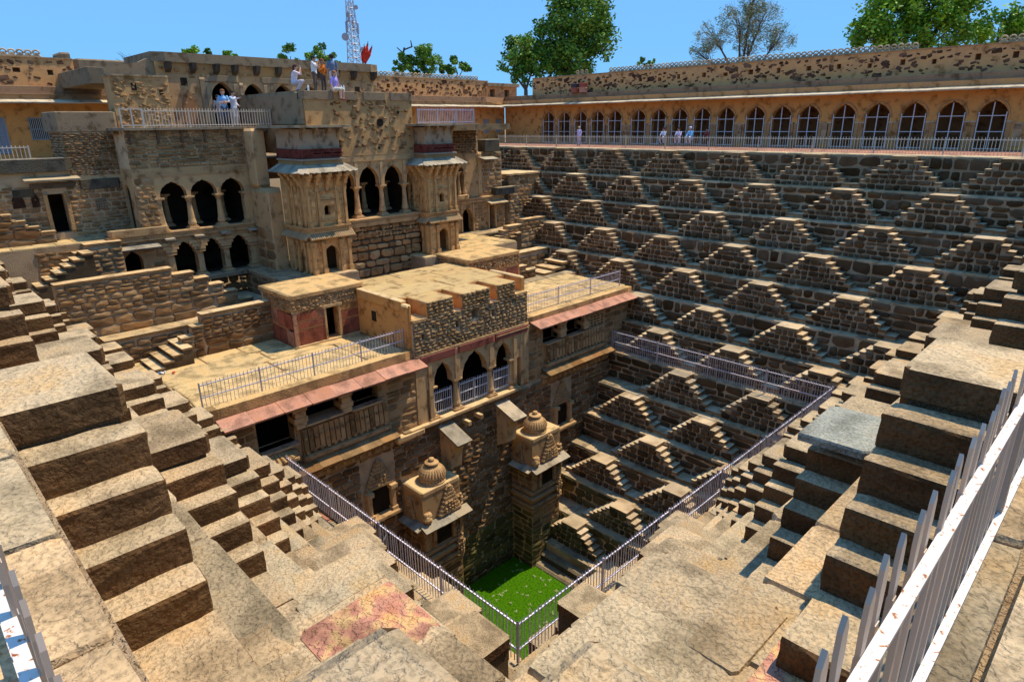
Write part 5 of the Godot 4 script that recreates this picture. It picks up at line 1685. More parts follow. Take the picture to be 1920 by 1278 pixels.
func eaves(root: Node3D, xf: Transform3D, x0: float, x1: float, y: float) -> void:   # slanting slab eave, then two moulded courses
	var n := int((x1 - x0) / 1.5)
	for i in n:
		var a := lerpf(x0, x1, float(i) / n)
		var b := lerpf(x0, x1, (i + 1.0) / n)
		var tilt := Basis(Vector3(1, 0, 0), 0.2)
		piece(root, "eave_slab", "slabbox", "cream", "plaster", xf * Transform3D(tilt * Basis.from_scale(Vector3(b - a - 0.006, 0.07, 1.1)), Vector3((a + b) / 2.0, y + 0.12 + rnd(-0.012, 0.012), 0.5)))
	var m := Acc.new()
	m.add(shape.bevel, xf * box_at(Vector3(x0, y + 0.2, -0.6), Vector3(x1, y + 0.46, 0.3)), Color(0.55, 0.33, 0.17), Color(0.55, 0.33, 0.17))
	m.add(shape.bevel, xf * box_at(Vector3(x0, y + 0.46, -0.6), Vector3(x1, y + 0.86, 0.12)), Color(0.46, 0.29, 0.17), Color(0.46, 0.29, 0.17))
	m.add(shape.box, xf * box_at(Vector3(x0, y + 0.44, 0.3), Vector3(x1, y + 0.47, 0.36)), Color(0.55, 0.4, 0.25), Color(0.55, 0.4, 0.25))
	obj("moulding", m, mat.rubble, root)


func arcade() -> void:
	make_kangura()
	var t := thing("court_arcade", "long ochre arcade of lobed arches with white metal grilles along the court", "arcade", Vector3(43, 0, -20))
	var xf := frame(Vector3(43.0, 0, 0), Vector3(0, 0, 1))
	var mids := [-7.5, -9.34, -11.18, -13.04, -14.88, -16.96, -18.68, -20.42, -22.5, -24.28, -26.06, -27.82, -29.58, -31.74, -33.44, -35.16, -36.9, -38.64, -5.0, -3.2, -1.4, 0.4]
	var holes := []
	for m in mids:
		holes.append([m - 0.66, m + 0.66, 0.02, 1.72, 2.48, 9])
	var a := Acc.new()
	pierced(a, xf, -43.9, 2.0, 0.0, 3.2, holes, 0.45, OCHRE)
	obj("front_wall", a, mat.plaster, t)
	var r := Acc.new()
	bx(r, Vector3(43.4, -0.2, -44), Vector3(47, 0.02, 2), OCHRE2)
	bx(r, Vector3(46.2, 0.02, -44), Vector3(46.6, 3.2, 2), Color(0.34, 0.19, 0.09))
	bx(r, Vector3(42.6, 3.2, -44), Vector3(47, 3.5, 2), OCHRE2)
	bx(r, Vector3(43.4, 0.02, 1.8), Vector3(46.4, 3.2, 2.1), OCHRE2)
	obj("inner_gallery", r, mat.plaster, t)
	var white := Color(0.56, 0.54, 0.53)
	for m in mids:
		var g := Acc.new()
		for z in [m - 0.6, m, m + 0.6]:
			var high := 2.4 if z == m else 1.9
			bx(g, Vector3(42.97, 0.02, z - 0.024), Vector3(43.01, high, z + 0.024), white)
		for y in [0.06, 0.92, 1.72]:
			bx(g, Vector3(42.96, y - 0.02, m - 0.62), Vector3(43.005, y + 0.02, m + 0.62), white)
		obj("window_grille", g, mat.paint, t)
		var k := Acc.new()
		for e in 15:      # lobed moulding round the head of the arch
			var u0 := PI * e / 15.0
			var u1 := PI * (e + 1) / 15.0
			bar(k, Vector3(42.97, 1.74 + sin(u0) * 0.8, m + cos(u0) * 0.72), Vector3(42.97, 1.74 + sin(u1) * 0.8, m + cos(u1) * 0.72), 0.045, Color(0.58, 0.36, 0.18), 5)
		for z in [m - 0.78, m + 0.78]:
			bx(k, Vector3(42.93, 1.4, z - 0.13), Vector3(43.0, 1.46, z + 0.13), Color(0.6, 0.5, 0.38))
			bx(k, Vector3(42.95, 0.0, z - 0.1), Vector3(43.0, 1.4, z + 0.1), Color(0.5, 0.28, 0.13))
		obj("arch_moulding", k, mat.plaster, t)
	for z in [-15.9, -21.45, -30.65, -6.3]:       # carved panel between groups of arches
		var g := Acc.new()
		bx(g, Vector3(42.95, 0.2, z - 0.2), Vector3(43.0, 1.4, z + 0.2), Color(0.58, 0.36, 0.2))
		bx(g, Vector3(42.93, 1.05, z - 0.15), Vector3(42.96, 1.3, z + 0.15), Color(0.4, 0.26, 0.16))
		obj("wall_panel", g, mat.plaster, t)
	eaves(t, xf, -43.9, 2.0, 3.02)
	var w := rubble_run("rubble_wall", "long orange rubble parapet with square holes above the arcade", frame(Vector3(43.5, 0, 0), Vector3(0, 0, 1)), -41.0, 2.0, 3.85, 5.22, 620, 1.75)
	kangura(w, Vector3(43.7, 5.26, -33.0), Vector3(43.7, 5.26, -11.7), Vector3.UP)
	kangura(w, Vector3(43.7, 5.26, -36.4), Vector3(43.7, 5.26, -35.0), Vector3.UP)
	kangura(w, Vector3(43.7, 5.26, -8.0), Vector3(43.7, 5.26, 1.5), Vector3.UP)
	var b := thing("court_rear_range", "ochre rear range of the court with shuttered windows behind the palace", "building", Vector3(20, 0, -44))
	var f := at_z(-44.0)
	var c := Acc.new()
	pierced(c, f, -8.0, 43.0, 0.0, 3.2, [[5.55, 6.42, 0.4, 2.25, 2.25, 0], [7.4, 8.3, 1.08, 2.22, 2.22, 0], [40.4, 41.1, 0.85, 2.0, 2.0, 0], [41.9, 42.6, 0.85, 2.0, 2.0, 0], [36.5, 37.2, 0.85, 2.0, 2.0, 0]], 0.4, OCHRE)
	bx(c, Vector3(-8, 0, -44.9), Vector3(43, 3.2, -44.42), DIM)
	obj("front_wall", c, mat.plaster, b)
	eaves(b, f, -8.0, 43.0, 2.95)
	var grey := Color(0.25, 0.28, 0.26)
	for q in [[40.4, 41.1, 0.85, 2.0], [41.9, 42.6, 0.85, 2.0], [36.5, 37.2, 0.85, 2.0], [5.55, 6.42, 0.4, 2.25]]:
		var s := Acc.new()
		var blue: Color = Color(0.22, 0.26, 0.3) if q[0] < 10 else grey
		bx(s, Vector3(q[0], q[2], -44.2), Vector3(q[1], q[3], -44.14), blue)
		for e in [[q[0], q[0] + 0.07], [q[1] - 0.07, q[1]], [(q[0] + q[1]) / 2 - 0.03, (q[0] + q[1]) / 2 + 0.03]]:
			bx(s, Vector3(e[0], q[2], -44.13), Vector3(e[1], q[3], -44.09), blue * 1.25)
		for y in [q[2] + 0.04, (q[2] + q[3]) / 2.0, q[3] - 0.06]:
			bx(s, Vector3(q[0], y, -44.13), Vector3(q[1], y + 0.06, -44.095), blue * 1.2)
		obj("shutter", s, mat.paint, b)
	var bars := Acc.new()
	for e in [[7.4, 7.46, 1.08, 2.22], [8.24, 8.3, 1.08, 2.22]]:
		bx(bars, Vector3(e[0], e[2], -44.06), Vector3(e[1], e[3], -43.98), grey)
	for y in [1.08, 1.6, 2.16]:
		bx(bars, Vector3(7.4, y, -44.06), Vector3(8.3, y + 0.06, -43.985), grey)
	for i in 9:
		bx(bars, Vector3(7.5 + i * 0.085, 1.1, -44.05), Vector3(7.525 + i * 0.085, 2.2, -44.02), Color(0.5, 0.5, 0.46))
	obj("window_grille", bars, mat.paint, b)
	var rw := rubble_run("rubble_wall", "orange rubble parapet with pierced coping behind the palace, right of the red flags", at_z(-44.6), 22.0, 41.6, 3.8, 5.12, 260, 1.6)
	kangura(rw, Vector3(25, 5.16, -44.8), Vector3(40.6, 5.16, -44.8), Vector3.UP)
	var lw := rubble_run("rubble_wall", "orange rubble parapet with pale pierced coping at the far upper left", at_z(-44.6), -6.0, 10.2, 3.8, 5.25, 200, 1.7)
	kangura(lw, Vector3(-5, 5.3, -44.8), Vector3(8.8, 5.3, -44.8), Vector3.UP)
	var st := thing("corner_stair_house", "small ochre stair house with two dark niches in the far corner of the parapet", "stair house", Vector3(43, 3.8, -44.8))
	var e := Acc.new()
	pierced(e, at_z(-44.9), 41.6, 45.5, 3.8, 4.75, [[42.1, 42.7, 3.9, 4.5, 4.5, 0], [43.9, 44.5, 3.9, 4.5, 4.5, 0]], 0.3, OCHRE2)
	bx(e, Vector3(41.6, 3.8, -46.2), Vector3(45.5, 4.75, -45.22), DIM)
	bv(e, Vector3(41.4, 4.75, -46.3), Vector3(45.8, 5.05, -44.75), CEMENT * 1.2)
	for i in 5:
		bx(e, Vector3(41.2 - i * 0.25, 3.8, -44.88), Vector3(41.5 - i * 0.25, 4.72 - i * 0.18, -44.5), OCHRE2 * 0.8)
	obj("wall", e, mat.plaster, st)
	for i in 2:
		var d := Acc.new()
		var p := Vector3(42.85, 3.88, [-35.7, -34.85][i])
		var rust := Color(0.33, 0.09, 0.05) if i == 0 else Color(0.45, 0.2, 0.12)
		var o := Transform3D(Basis(), p)
		lathe(d, [Vector2(0.33, 0), Vector2(0.33, 0.32), Vector2(0.35, 0.34), Vector2(0.33, 0.36), Vector2(0.33, 0.4)], 18, o, rust)
		lathe(d, [Vector2(0.332, 0.4), Vector2(0.332, 0.6), Vector2(0.35, 0.63), Vector2(0.35, 0.68), Vector2(0.3, 0.7), Vector2(0, 0.7)], 18, o, Color(0.05, 0.045, 0.045) if i == 0 else Color(0.3, 0.07, 0.04))
		single("drum", d, mat.paint, "rusty drum with a black upper half on the arcade roof" if i == 0 else "rusty red drum with a pale lower half on the arcade roof", "drum", p)


# ---------------------------------------------------------------- fences

# an iron fence from a to b: pales, posts and rails are parts of their own; look: pale proto, scale across, post every, rail heights, tone
func fence(called: String, label: String, a: Vector3, b: Vector3, high: float, gap: float, post: float, rails: Array, pal: String, proto := "pale", thick := 1.0, category := "fence", group := "") -> Node3D:
	var t := thing(called, label, category, (a + b) / 2.0, group)
	t.set_meta("kind", "thing")
	var d := b - a
	var dir := d.normalized()
	var turn := Basis(dir, Vector3.UP, dir.cross(Vector3.UP))
	var n := int(d.length() / gap)
	for i in n + 1:
		var lean := Basis(dir, rnd(-0.012, 0.012)) * Basis(dir.cross(Vector3.UP), rnd(-0.012, 0.012))
		piece(t, "pale", proto, pal, "metal", Transform3D(lean * turn * Basis.from_scale(Vector3(thick, high * rnd(0.985, 1.01), thick)), a + d * (float(i) / n)))
	var m := maxi(1, int(round(d.length() / post)))
	for i in m + 1:
		var o := Acc.new()
		var p := a + d * (float(i) / m)
		o.add(shape.box, Transform3D(turn * Basis.from_scale(Vector3(0.055, high * 0.96, 0.05) * Vector3(thick, 1, thick)), p + Vector3(0, high * 0.48, 0)), tint(pal, 3)[1] * 0.8, tint(pal, 3)[1] * 0.8)
		obj("post", o, mat.metal, t)
	for y in rails:
		var o := Acc.new()
		o.add(shape.box, Transform3D(turn * Basis.from_scale(Vector3(d.length(), 0.034, 0.034)), (a + b) / 2.0 + Vector3(0, y, 0)), tint(pal, 5)[0] * 1.25, tint(pal, 5)[1])
		obj("rail", o, mat.metal, t)
	return t


func fences() -> void:
	tone.lilac = [Color(0.66, 0.61, 0.65), Color(0.5, 0.46, 0.5), 0.1]
	tone.beige = [Color(0.7, 0.6, 0.46), Color(0.62, 0.52, 0.39), 0.1]
	tone.white = [Color(0.74, 0.72, 0.7), Color(0.62, 0.6, 0.62), 0.08]
	tone.iron = [Color(0.55, 0.46, 0.38), Color(0.42, 0.33, 0.255), 0.14]
	var y := -10.08
	fence("iron_fence", "silver iron fence along the ledge below the far stepped wall", Vector3(27.02, y, -19.6), Vector3(27.02, y, -8.22), 1.2, 0.115, 2.9, [1.06, 0.52], "lilac", "pale", 1.0, "fence", "iron fences round the water pit")
	fence("iron_fence", "silver iron fence rising to the right from the pit's near corner", Vector3(8.24, y, -8.25), Vector3(27.02, y, -8.25), 1.2, 0.115, 3.1, [1.06, 0.36], "lilac", "pale", 1.0, "fence", "iron fences round the water pit")
	fence("iron_fence", "silver iron fence running left from the pit's near corner to the fluted hood", Vector3(8.24, y, -8.25), Vector3(8.24, y, -19.25), 1.2, 0.115, 3.1, [1.06, 0.36], "lilac", "pale", 1.0, "fence", "iron fences round the water pit")
	fence("deck_fence", "thin iron railing on the sunlit left verandah deck", Vector3(6.2, -6.87, -20.25), Vector3(14.0, -6.87, -20.25), 0.95, 0.13, 2.0, [0.82, 0.4], "lilac", "pale", 0.8, "railing", "railings on the verandah decks")
	fence("deck_fence", "thin iron railing on the right verandah deck near the stepped wall", Vector3(20.75, -6.87, -20.25), Vector3(28.4, -6.87, -20.25), 0.95, 0.11, 2.4, [0.82, 0.4], "lilac", "pale", 0.8, "railing", "railings on the verandah decks")
	fence("terrace_fence", "beige railing along the left palace roof edge in front of the couple", Vector3(9.0, 1.65, -30.3), Vector3(14.42, 1.65, -30.3), 0.76, 0.12, 1.9, [0.64, 0.08], "beige", "pale", 1.1, "railing")
	var gate := thing("roof_gate", "open framed beige gate panel at the left end of the roof railing", "gate", Vector3(8.55, 1.65, -30.3))
	var g := Acc.new()
	for x in [8.15, 8.56, 8.95]:
		bx(g, Vector3(x, 1.65, -30.33), Vector3(x + 0.05, 2.42, -30.27), Color(0.5, 0.43, 0.34))
	for h in [1.72, 2.34]:
		bx(g, Vector3(8.15, h, -30.325), Vector3(9.0, h + 0.045, -30.275), Color(0.5, 0.43, 0.34))
	obj("frame", g, mat.metal, gate)
	fence("terrace_fence", "grey railing on the right palace roof corner above the second tower", Vector3(20.35, 1.65, -26.9), Vector3(24.0, 1.65, -26.9), 0.76, 0.11, 1.2, [0.66, 0.08], "lilac", "pale", 1.1, "railing")
	for q in [[15.06, 15.98, "left arch"], [16.45, 18.1, "wide middle arch"], [18.46, 19.4, "right arch"]]:
		fence("arch_gate", "silver iron gate closing the %s of the pavilion" % q[2], Vector3(q[0], -9.98, -19.86), Vector3(q[1], -9.98, -19.86), 1.15, 0.1, 0.85, [1.0, 0.6, 0.12], "white", "pale", 0.9, "gate", "gates in the pavilion arches")
	fence("court_fence", "long pale railing along the court edge in front of the arcade", Vector3(34.9, 0.06, -36.4), Vector3(34.9, 0.06, 1.0), 0.78, 0.135, 2.9, [0.66], "beige", "pale", 0.9, "railing")
	fence("court_fence", "short pale railing on the black slab at the far left edge", Vector3(1.6, 0.55, -32.1), Vector3(5.2, 0.55, -32.1), 0.5, 0.13, 1.8, [0.42], "beige", "pale", 1.0, "railing")
	# the fence at the photographer's feet, spear headed pales between flat white bars
	for s in [["white barred spear fence running up the right side of the picture", Vector3(-0.1, 0.0, -0.236), Vector3(9.6, 0.0, -0.236), Vector3(0, 0, 0.022)], ["white barred spear fence clipped by the picture's lower left corner", Vector3(0.038, 0.0, -0.3), Vector3(0.038, 0.0, -9.4), Vector3(-0.02, 0, 0)]]:
		var f := fence("spear_fence", s[0], s[1], s[2], 0.83, 0.115, 3.4, [], "iron", "spear", 1.0, "fence", "spear fences at the near corner")
		var mid: Vector3 = (s[1] + s[2]) / 2.0 + s[3]
		var d: Vector3 = s[2] - s[1]
		for y2 in [0.66, 0.06]:
			var o := Acc.new()
			o.add(shape.box, Transform3D(Basis(d.normalized(), Vector3.UP, d.normalized().cross(Vector3.UP)) * Basis.from_scale(Vector3(d.length(), 0.01, 0.028)), mid + Vector3(0, y2, 0)), Color(0.7, 0.67, 0.63), Color(0.45, 0.4, 0.36))
			obj("flat_rail", o, mat.rust, f)
	for q in [[8.24, -13.4, 0.55, "left"], [8.24, -10.4, 0.5, "near left"]]:
		var o := Acc.new()
		bar(o, Vector3(8.24, y + 0.9, q[1]), Vector3(7.6, y, q[1]), 0.02, Color(0.5, 0.47, 0.46), 5)
		single("fence_stay", o, mat.metal, "slanting silver stay propping the %s part of the pit fence" % q[3], "stay", Vector3(7.6, y, q[1]))


# ---------------------------------------------------------------- people

const JOINTS := {
	"hip": Vector3(0, 0.93, 0), "chest": Vector3(0, 1.28, 0.01), "neck": Vector3(0, 1.46, 0.0), "head": Vector3(0, 1.6, 0.03),
	"ls": Vector3(0.18, 1.4, 0), "rs": Vector3(-0.18, 1.4, 0), "le": Vector3(0.24, 1.12, -0.02), "re": Vector3(-0.24, 1.12, -0.02), "lw": Vector3(0.24, 0.88, 0.06), "rw": Vector3(-0.24, 0.88, 0.06),
	"lh": Vector3(0.09, 0.9, 0), "rh": Vector3(-0.09, 0.9, 0), "lk": Vector3(0.11, 0.49, 0.02), "rk": Vector3(-0.11, 0.49, 0.02), "la": Vector3(0.11, 0.08, -0.02), "ra": Vector3(-0.11, 0.08, -0.02),
}


func person(label: String, at: Vector3, turn: float, pose: Dictionary, cols: Dictionary, size := 0.88, group := "visitors on the palace roof") -> Node3D:
	var t := thing("person", label, "person", at, group)
	var j := JOINTS.duplicate()
	for k in pose:
		if j.has(k):
			j[k] = pose[k]
	var skin: Color = cols.get("skin", Color(0.42, 0.24, 0.15))
	var shirt: Color = cols.shirt
	var sleeve: Color = cols.get("sleeve", skin)
	var legs: Color = cols.legs
	var shin: Color = cols.get("shin", legs)
	var shoe: Color = cols.get("shoe", Color(0.05, 0.04, 0.035))
	var bones := [
		[j.hip, j.chest, 0.135, 0.15, shirt], [j.chest, j.neck, 0.145, 0.065, shirt], [j.neck, j.head, 0.055, 0.06, skin], [j.head + Vector3(0, -0.02, 0.02), j.head + Vector3(0, 0.05, -0.01), 0.085, 0.1, skin],
		[j.ls, j.le, 0.062, 0.05, shirt], [j.rs, j.re, 0.062, 0.05, shirt], [j.le, j.lw, 0.046, 0.034, sleeve], [j.re, j.rw, 0.046, 0.034, sleeve],
		[j.lh, j.lk, 0.095, 0.068, legs], [j.rh, j.rk, 0.095, 0.068, legs], [j.lk, j.la, 0.064, 0.045, shin], [j.rk, j.ra, 0.064, 0.045, shin],
		[j.hip + Vector3(0.05, -0.03, 0), j.hip + Vector3(-0.05, -0.03, 0), 0.125, 0.125, legs],
	]
	for s in ["l", "r"]:
		var an: Vector3 = j[s + "a"]
		var kn: Vector3 = j[s + "k"]
		var fwd: Vector3 = pose.get("toe", Vector3(0, -0.03, 0.16))
		bones.append([an + Vector3(0, -0.02, 0), an + fwd, 0.045, 0.036, shoe])
		var wr: Vector3 = j[s + "w"]
		var el: Vector3 = j[s + "e"]
		bones.append([wr, wr + (wr - el).normalized() * 0.08, 0.036, 0.03, skin])
	if cols.has("skirt"):
		bones.append([j.hip + Vector3(0, 0.05, 0), (j.lk + j.rk) / 2.0, 0.15, 0.17, cols.skirt])
	var a := Acc.new()
	net(a, bones, 0.032)
	var turned := Transform3D(Basis(Vector3.UP, turn) * Basis.from_scale(Vector3.ONE * size), at)
	var b := Acc.new()
	b.v = turned * a.v
	b.n = Transform3D(Basis(Vector3.UP, turn), Vector3.ZERO) * a.n
	b.c = a.c
	for s in ["l", "r"]:      # fingers and thumb
		var wr: Vector3 = j[s + "w"]
		var d: Vector3 = (wr - j[s + "e"]).normalized()
		var across := d.cross(Vector3(0, 0, 1) if absf(d.z) < 0.8 else Vector3(1, 0, 0)).normalized()
		for i in 5:
			var root := wr + d * (0.09 if i < 4 else 0.04) + across * (0.036 - 0.024 * i if i < 4 else 0.04)
			var tip: Vector3 = root + d * [0.06, 0.075, 0.07, 0.055, 0.045][i] + (across * 0.035 if i == 4 else d.cross(across) * 0.025)
			bar(b, turned * root, turned * tip, 0.008, skin, 5, 0.006)
	obj("body", b, mat.cloth, t)
	var h := Acc.new()
	var ho := turned * Transform3D(Basis(), j.head)
	var hair: Color = cols.get("hair", Color(0.03, 0.022, 0.018))
	lathe(h, [Vector2(0.09, -0.02), Vector2(0.108, 0.03), Vector2(0.112, 0.07), Vector2(0.095, 0.12), Vector2(0.05, 0.15), Vector2(0, 0.157)], 12, ho * Transform3D(Basis(), Vector3(0, 0, -0.015)), hair)
	lathe(h, [Vector2(0.03, -0.09), Vector2(0.085, -0.04), Vector2(0.1, 0.03)], 10, ho * Transform3D(Basis(), Vector3(0, 0, -0.03)), hair, PI * 1.05, PI * 0.9)
	if cols.has("longhair"):
		bar(h, ho * Vector3(0, 0.03, -0.06), ho * Vector3(0, -0.24, -0.09), 0.09 * size, hair, 8, 0.06 * size)
	obj("hair", h, mat.cloth, t)
	var f := Acc.new()
	for s in [-1.0, 1.0]:
		f.add(shape.bevel, ho * Transform3D(Basis.from_scale(Vector3(0.024, 0.012, 0.02)), Vector3(s * 0.035, 0.015, 0.094)), Color(0.02, 0.015, 0.012), Color(0.02, 0.015, 0.012))
		f.add(shape.bevel, ho * Transform3D(Basis.from_scale(Vector3(0.02, 0.05, 0.03)), Vector3(s * 0.1, 0.0, 0.0)), skin, skin)
	f.add(shape.bevel, ho * Transform3D(Basis.from_scale(Vector3(0.026, 0.045, 0.04)), Vector3(0, -0.015, 0.105)), skin, skin)
	f.add(shape.bevel, ho * Transform3D(Basis.from_scale(Vector3(0.045, 0.012, 0.02)), Vector3(0, -0.058, 0.093)), Color(0.3, 0.11, 0.08), Color(0.3, 0.11, 0.08))
	obj("face", f, mat.cloth, t)
	return t


func net(a: Acc, bones: Array, cell: float) -> void:     # surface nets over the smooth union of tapered capsules
	var lo := Vector3.INF
	var hi := -Vector3.INF
	for b in bones:
		for i in 2:
			lo = lo.min(b[i] - Vector3.ONE * (b[2 + i] + cell * 2))
			hi = hi.max(b[i] + Vector3.ONE * (b[2 + i] + cell * 2))
	var n := Vector3i(((hi - lo) / cell).ceil()) + Vector3i.ONE
	var field := PackedFloat32Array()
	field.resize(n.x * n.y * n.z)
	field.fill(1.0)
	var owner := PackedInt32Array()
	owner.resize(field.size())
	var nearest := PackedFloat32Array()
	nearest.resize(field.size())
	nearest.fill(9.0)
	for bi in bones.size():
		var p: Vector3 = bones[bi][0]
		var q: Vector3 = bones[bi][1]
		var ra: float = bones[bi][2]
		var rb: float = bones[bi][3]
		var m := maxf(ra, rb) + 0.07
		var i0 := Vector3i(((p.min(q) - Vector3.ONE * m - lo) / cell).floor()).clamp(Vector3i.ZERO, n - Vector3i.ONE)
		var i1 := Vector3i(((p.max(q) + Vector3.ONE * m - lo) / cell).ceil()).clamp(Vector3i.ZERO, n - Vector3i.ONE)
		var d := q - p
		var l2 := maxf(d.length_squared(), 1e-6)
		for z in range(i0.z, i1.z + 1):
			for y in range(i0.y, i1.y + 1):
				var base := (z * n.y + y) * n.x
				for x in range(i0.x, i1.x + 1):
					var w := lo + Vector3(x, y, z) * cell
					var t := clampf((w - p).dot(d) / l2, 0.0, 1.0)
					var s := w.distance_to(p + d * t) - lerpf(ra, rb, t)
					var k := base + x
					var o := field[k]
					var h := clampf(0.5 + 0.5 * (o - s) / 0.03, 0.0, 1.0)
					field[k] = lerpf(o, s, h) - 0.03 * h * (1.0 - h)
					if s < nearest[k]:
						nearest[k] = s
						owner[k] = bi
	var at := {}
	for z in n.z - 1:
		for y in n.y - 1:
			for x in n.x - 1:
				var k := (z * n.y + y) * n.x + x
				var first := field[k] < 0.0
				var mixed := false
				for c in 8:
					if (field[k + (c & 1) + ((c >> 1) & 1) * n.x + (c >> 2) * n.x * n.y] < 0.0) != first:
						mixed = true
						break
				if not mixed:
					continue
				var sum := Vector3.ZERO
				var count := 0
				for e in [[0, 1], [2, 3], [4, 5], [6, 7], [0, 2], [1, 3], [4, 6], [5, 7], [0, 4], [1, 5], [2, 6], [3, 7]]:
					var c0: int = e[0]
					var c1: int = e[1]
					var f0 := field[k + (c0 & 1) + ((c0 >> 1) & 1) * n.x + (c0 >> 2) * n.x * n.y]
					var f1 := field[k + (c1 & 1) + ((c1 >> 1) & 1) * n.x + (c1 >> 2) * n.x * n.y]
					if (f0 < 0.0) != (f1 < 0.0):
						sum += Vector3(c0 & 1, (c0 >> 1) & 1, c0 >> 2).lerp(Vector3(c1 & 1, (c1 >> 1) & 1, c1 >> 2), f0 / (f0 - f1))
						count += 1
				at[k] = lo + (Vector3(x, y, z) + sum / count) * cell
	var step := [1, n.x, n.x * n.y]
	for k in at:
		for ax in 3:
			var other: int = k + step[ax]
			if other >= field.size():
				continue
			var inside := field[k] < 0.0
			if inside == (field[other] < 0.0):
				continue
			var u: int = step[(ax + 1) % 3]
			var w: int = step[(ax + 2) % 3]
			if not (at.has(k - u) and at.has(k - w) and at.has(k - u - w)):
				continue
			var col: Color = bones[owner[k if inside else other]][4]
			if inside:
				a.quad(at[k], at[k - w], at[k - u - w], at[k - u], col)
			else:
				a.quad(at[k], at[k - u], at[k - u - w], at[k - w], col)


